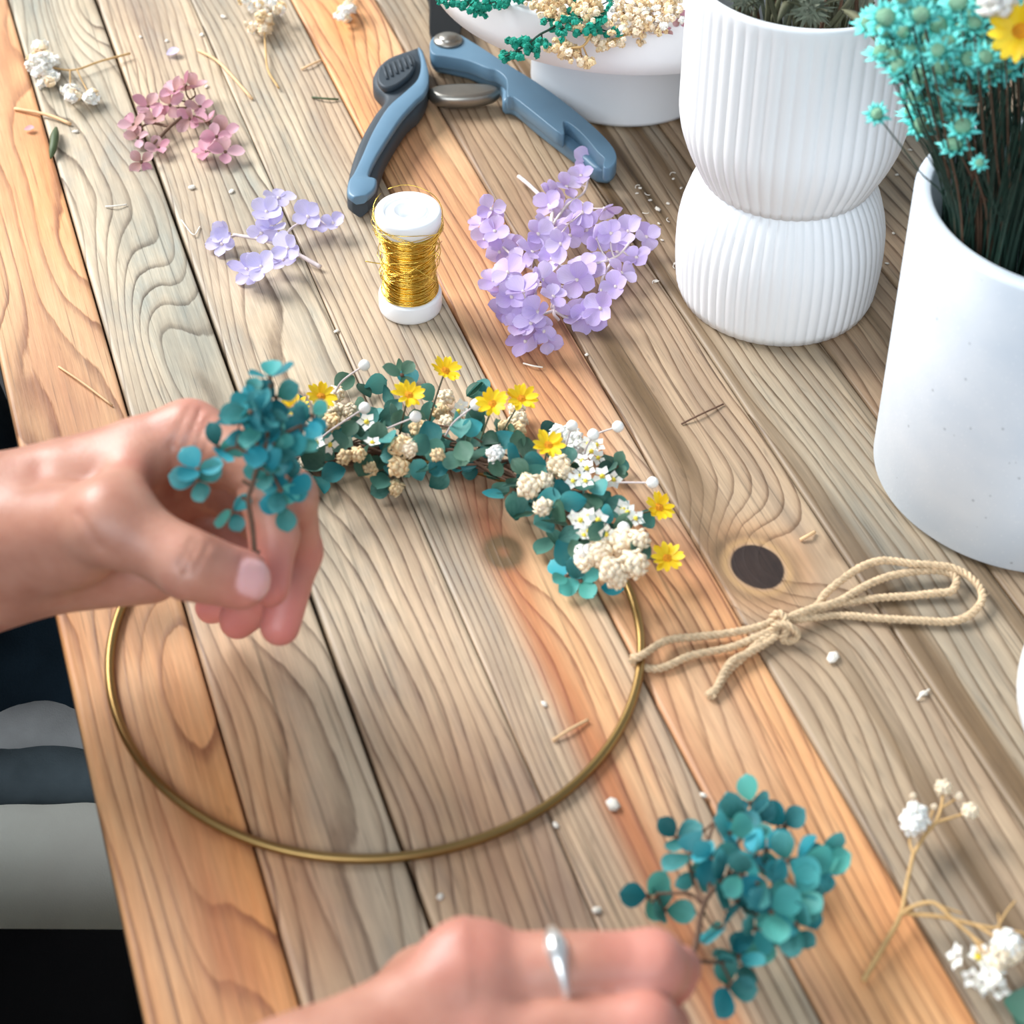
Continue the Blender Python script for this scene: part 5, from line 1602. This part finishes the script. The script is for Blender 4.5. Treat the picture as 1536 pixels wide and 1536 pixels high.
def jumper(p):
    f = arms(p) - .012
    # the sleeves stop behind the wrists
    cutL = (p - np.array(FA + Vector((-.02, 0, 0)))) @ np.array((W0 - FA).normalized())
    cutR = (p - np.array(GA + Vector((-.03, -.03, 0)))) @ np.array((V0 - GA).normalized())
    f = smax(f, np.where(p[:, 1] > .33, cutL, cutR), .004)
    belly = np.sqrt(((p[:, 0] + .39) / .165) ** 2 + ((p[:, 1] - .66) / .17) ** 2 + ((p[:, 2] - T(-.10)) / .15) ** 2) * .15 - .15
    f = smin(f, belly, .03)
    front = smin(cone(p, P(-160, 1012, -.140), P(230, 1012, -.146), .030, .026), cone(p, P(-160, 930, -.125), P(220, 925, -.135), .034, .03), .02)
    f = smin(f, front, .02)
    return f + folds(p, .004, 60)


def trousers(p):
    f = smin(cone(p, A3(-.46, .66, -.27), A3(-.02, .68, -.27), .105, .085), cone(p, A3(-.46, .42, -.29), A3(-.02, .40, -.29), .095, .08), .02)
    f = smin(f, cone(p, A3(-.48, .62, -.24), A3(-.48, .44, -.24), .13, .13), .04)
    f = smin(f, cone(p, A3(-.02, .68, -.27), A3(-.03, .68, -.66), .08, .055), .03)
    f = smin(f, cone(p, A3(-.02, .40, -.29), A3(-.03, .40, -.66), .078, .055), .03)
    return f + folds(p, .005, 45, 2)


sdf_part('jumper', jumper, (-.70, .02, T(-.34)), (-.09, .95, T(.40)), .007, M['navy'])
sdf_part('trousers', trousers, (-.64, .26, T(-.73)), (.12, .84, T(-.10)), .008, M['trouser'])
fold = sdf_part('shirt_hem', lambda p: cone(p, P(-160, 1095, -.15), P(200, 1102, -.155), .020, .018) + folds(p, .003, 90), (-.45, .50, T(-.20)), (-.10, .78, T(-.10)), .005, M['band'])
sdf_part('shirt_fold', lambda p: cone(p, P(-160, 1150, -.152), P(220, 1172, -.158), .015, .012) + folds(p, .003, 80, 4), (-.45, .46, T(-.21)), (-.08, .76, T(-.10)), .005, M['teal_cloth'])
for x0 in (.68, .40):
    s_ = MB().ball((-.0, x0, .045), .05, 14, 10, 0, random, (2.3, .9, .8))
    s_.build('shoe', M['black_cloth'], person)

# bench and black bag beside the table edge
bench = thing('bench', (-.50, .52, 0), 'dark bench under the seated person, left of the table', 'bench')
MB().prism([(-.66, .25), (-.36, .25), (-.36, .80), (-.66, .80)], .29, .33, .01).build('seat', M['black_cloth'], bench)
for (x, y) in ((-.64, .28), (-.38, .28), (-.64, .77), (-.38, .77)):
    MB().lathe([(.016, 0), (.018, .291)], 16, (x, y, 0)).build('leg', M['black_steel'], bench)
a, b_ = P(-160, 1378, -.145), P(190, 1378, -.145)
MB().prism([(a.x - .05, a.y), (b_.x + .01, b_.y), (b_.x + .03, b_.y - .17), (a.x - .05, a.y - .19)], T(-.215), T(-.145), .012).build('lap_cloth', M['black_cloth'], person)

# silver ring on the index finger
c = J0 + (J1 - J0) * .50
ax = (J1 - J0).normalized() + Vector((0, .0, .12)); ax.normalize()
xx = (CAM - c); xx = (xx - ax * xx.dot(ax)).normalized(); yy = ax.cross(xx)
mb = MB(); pts, rs = [], []
rr = .0106
for k in range(64):
    q = 6.283 * k / 64
    # q = 0 faces the camera; the band crosses over itself on the near side
    pts.append(c + (xx * math.cos(q) + yy * math.sin(q)) * rr + ax * .0016 * math.sin(q * 1.0 + .6))
    rs.append(.0013 + .0019 * math.exp(-((math.atan2(math.sin(q + .55), math.cos(q + .55))) / .55) ** 2))
mb.tube(pts, rs, 10, closed=True)
t = thing('ring', c, 'twisted silver ring worn on the index finger of the lower hand', 'ring')
mb.build('band', M['silver'], t)
q = -.6
MB().ball(c + (xx * math.cos(q) + yy * math.sin(q)) * (rr + .0016), .0016, 10, 8).build('stone', M['steel'], t)
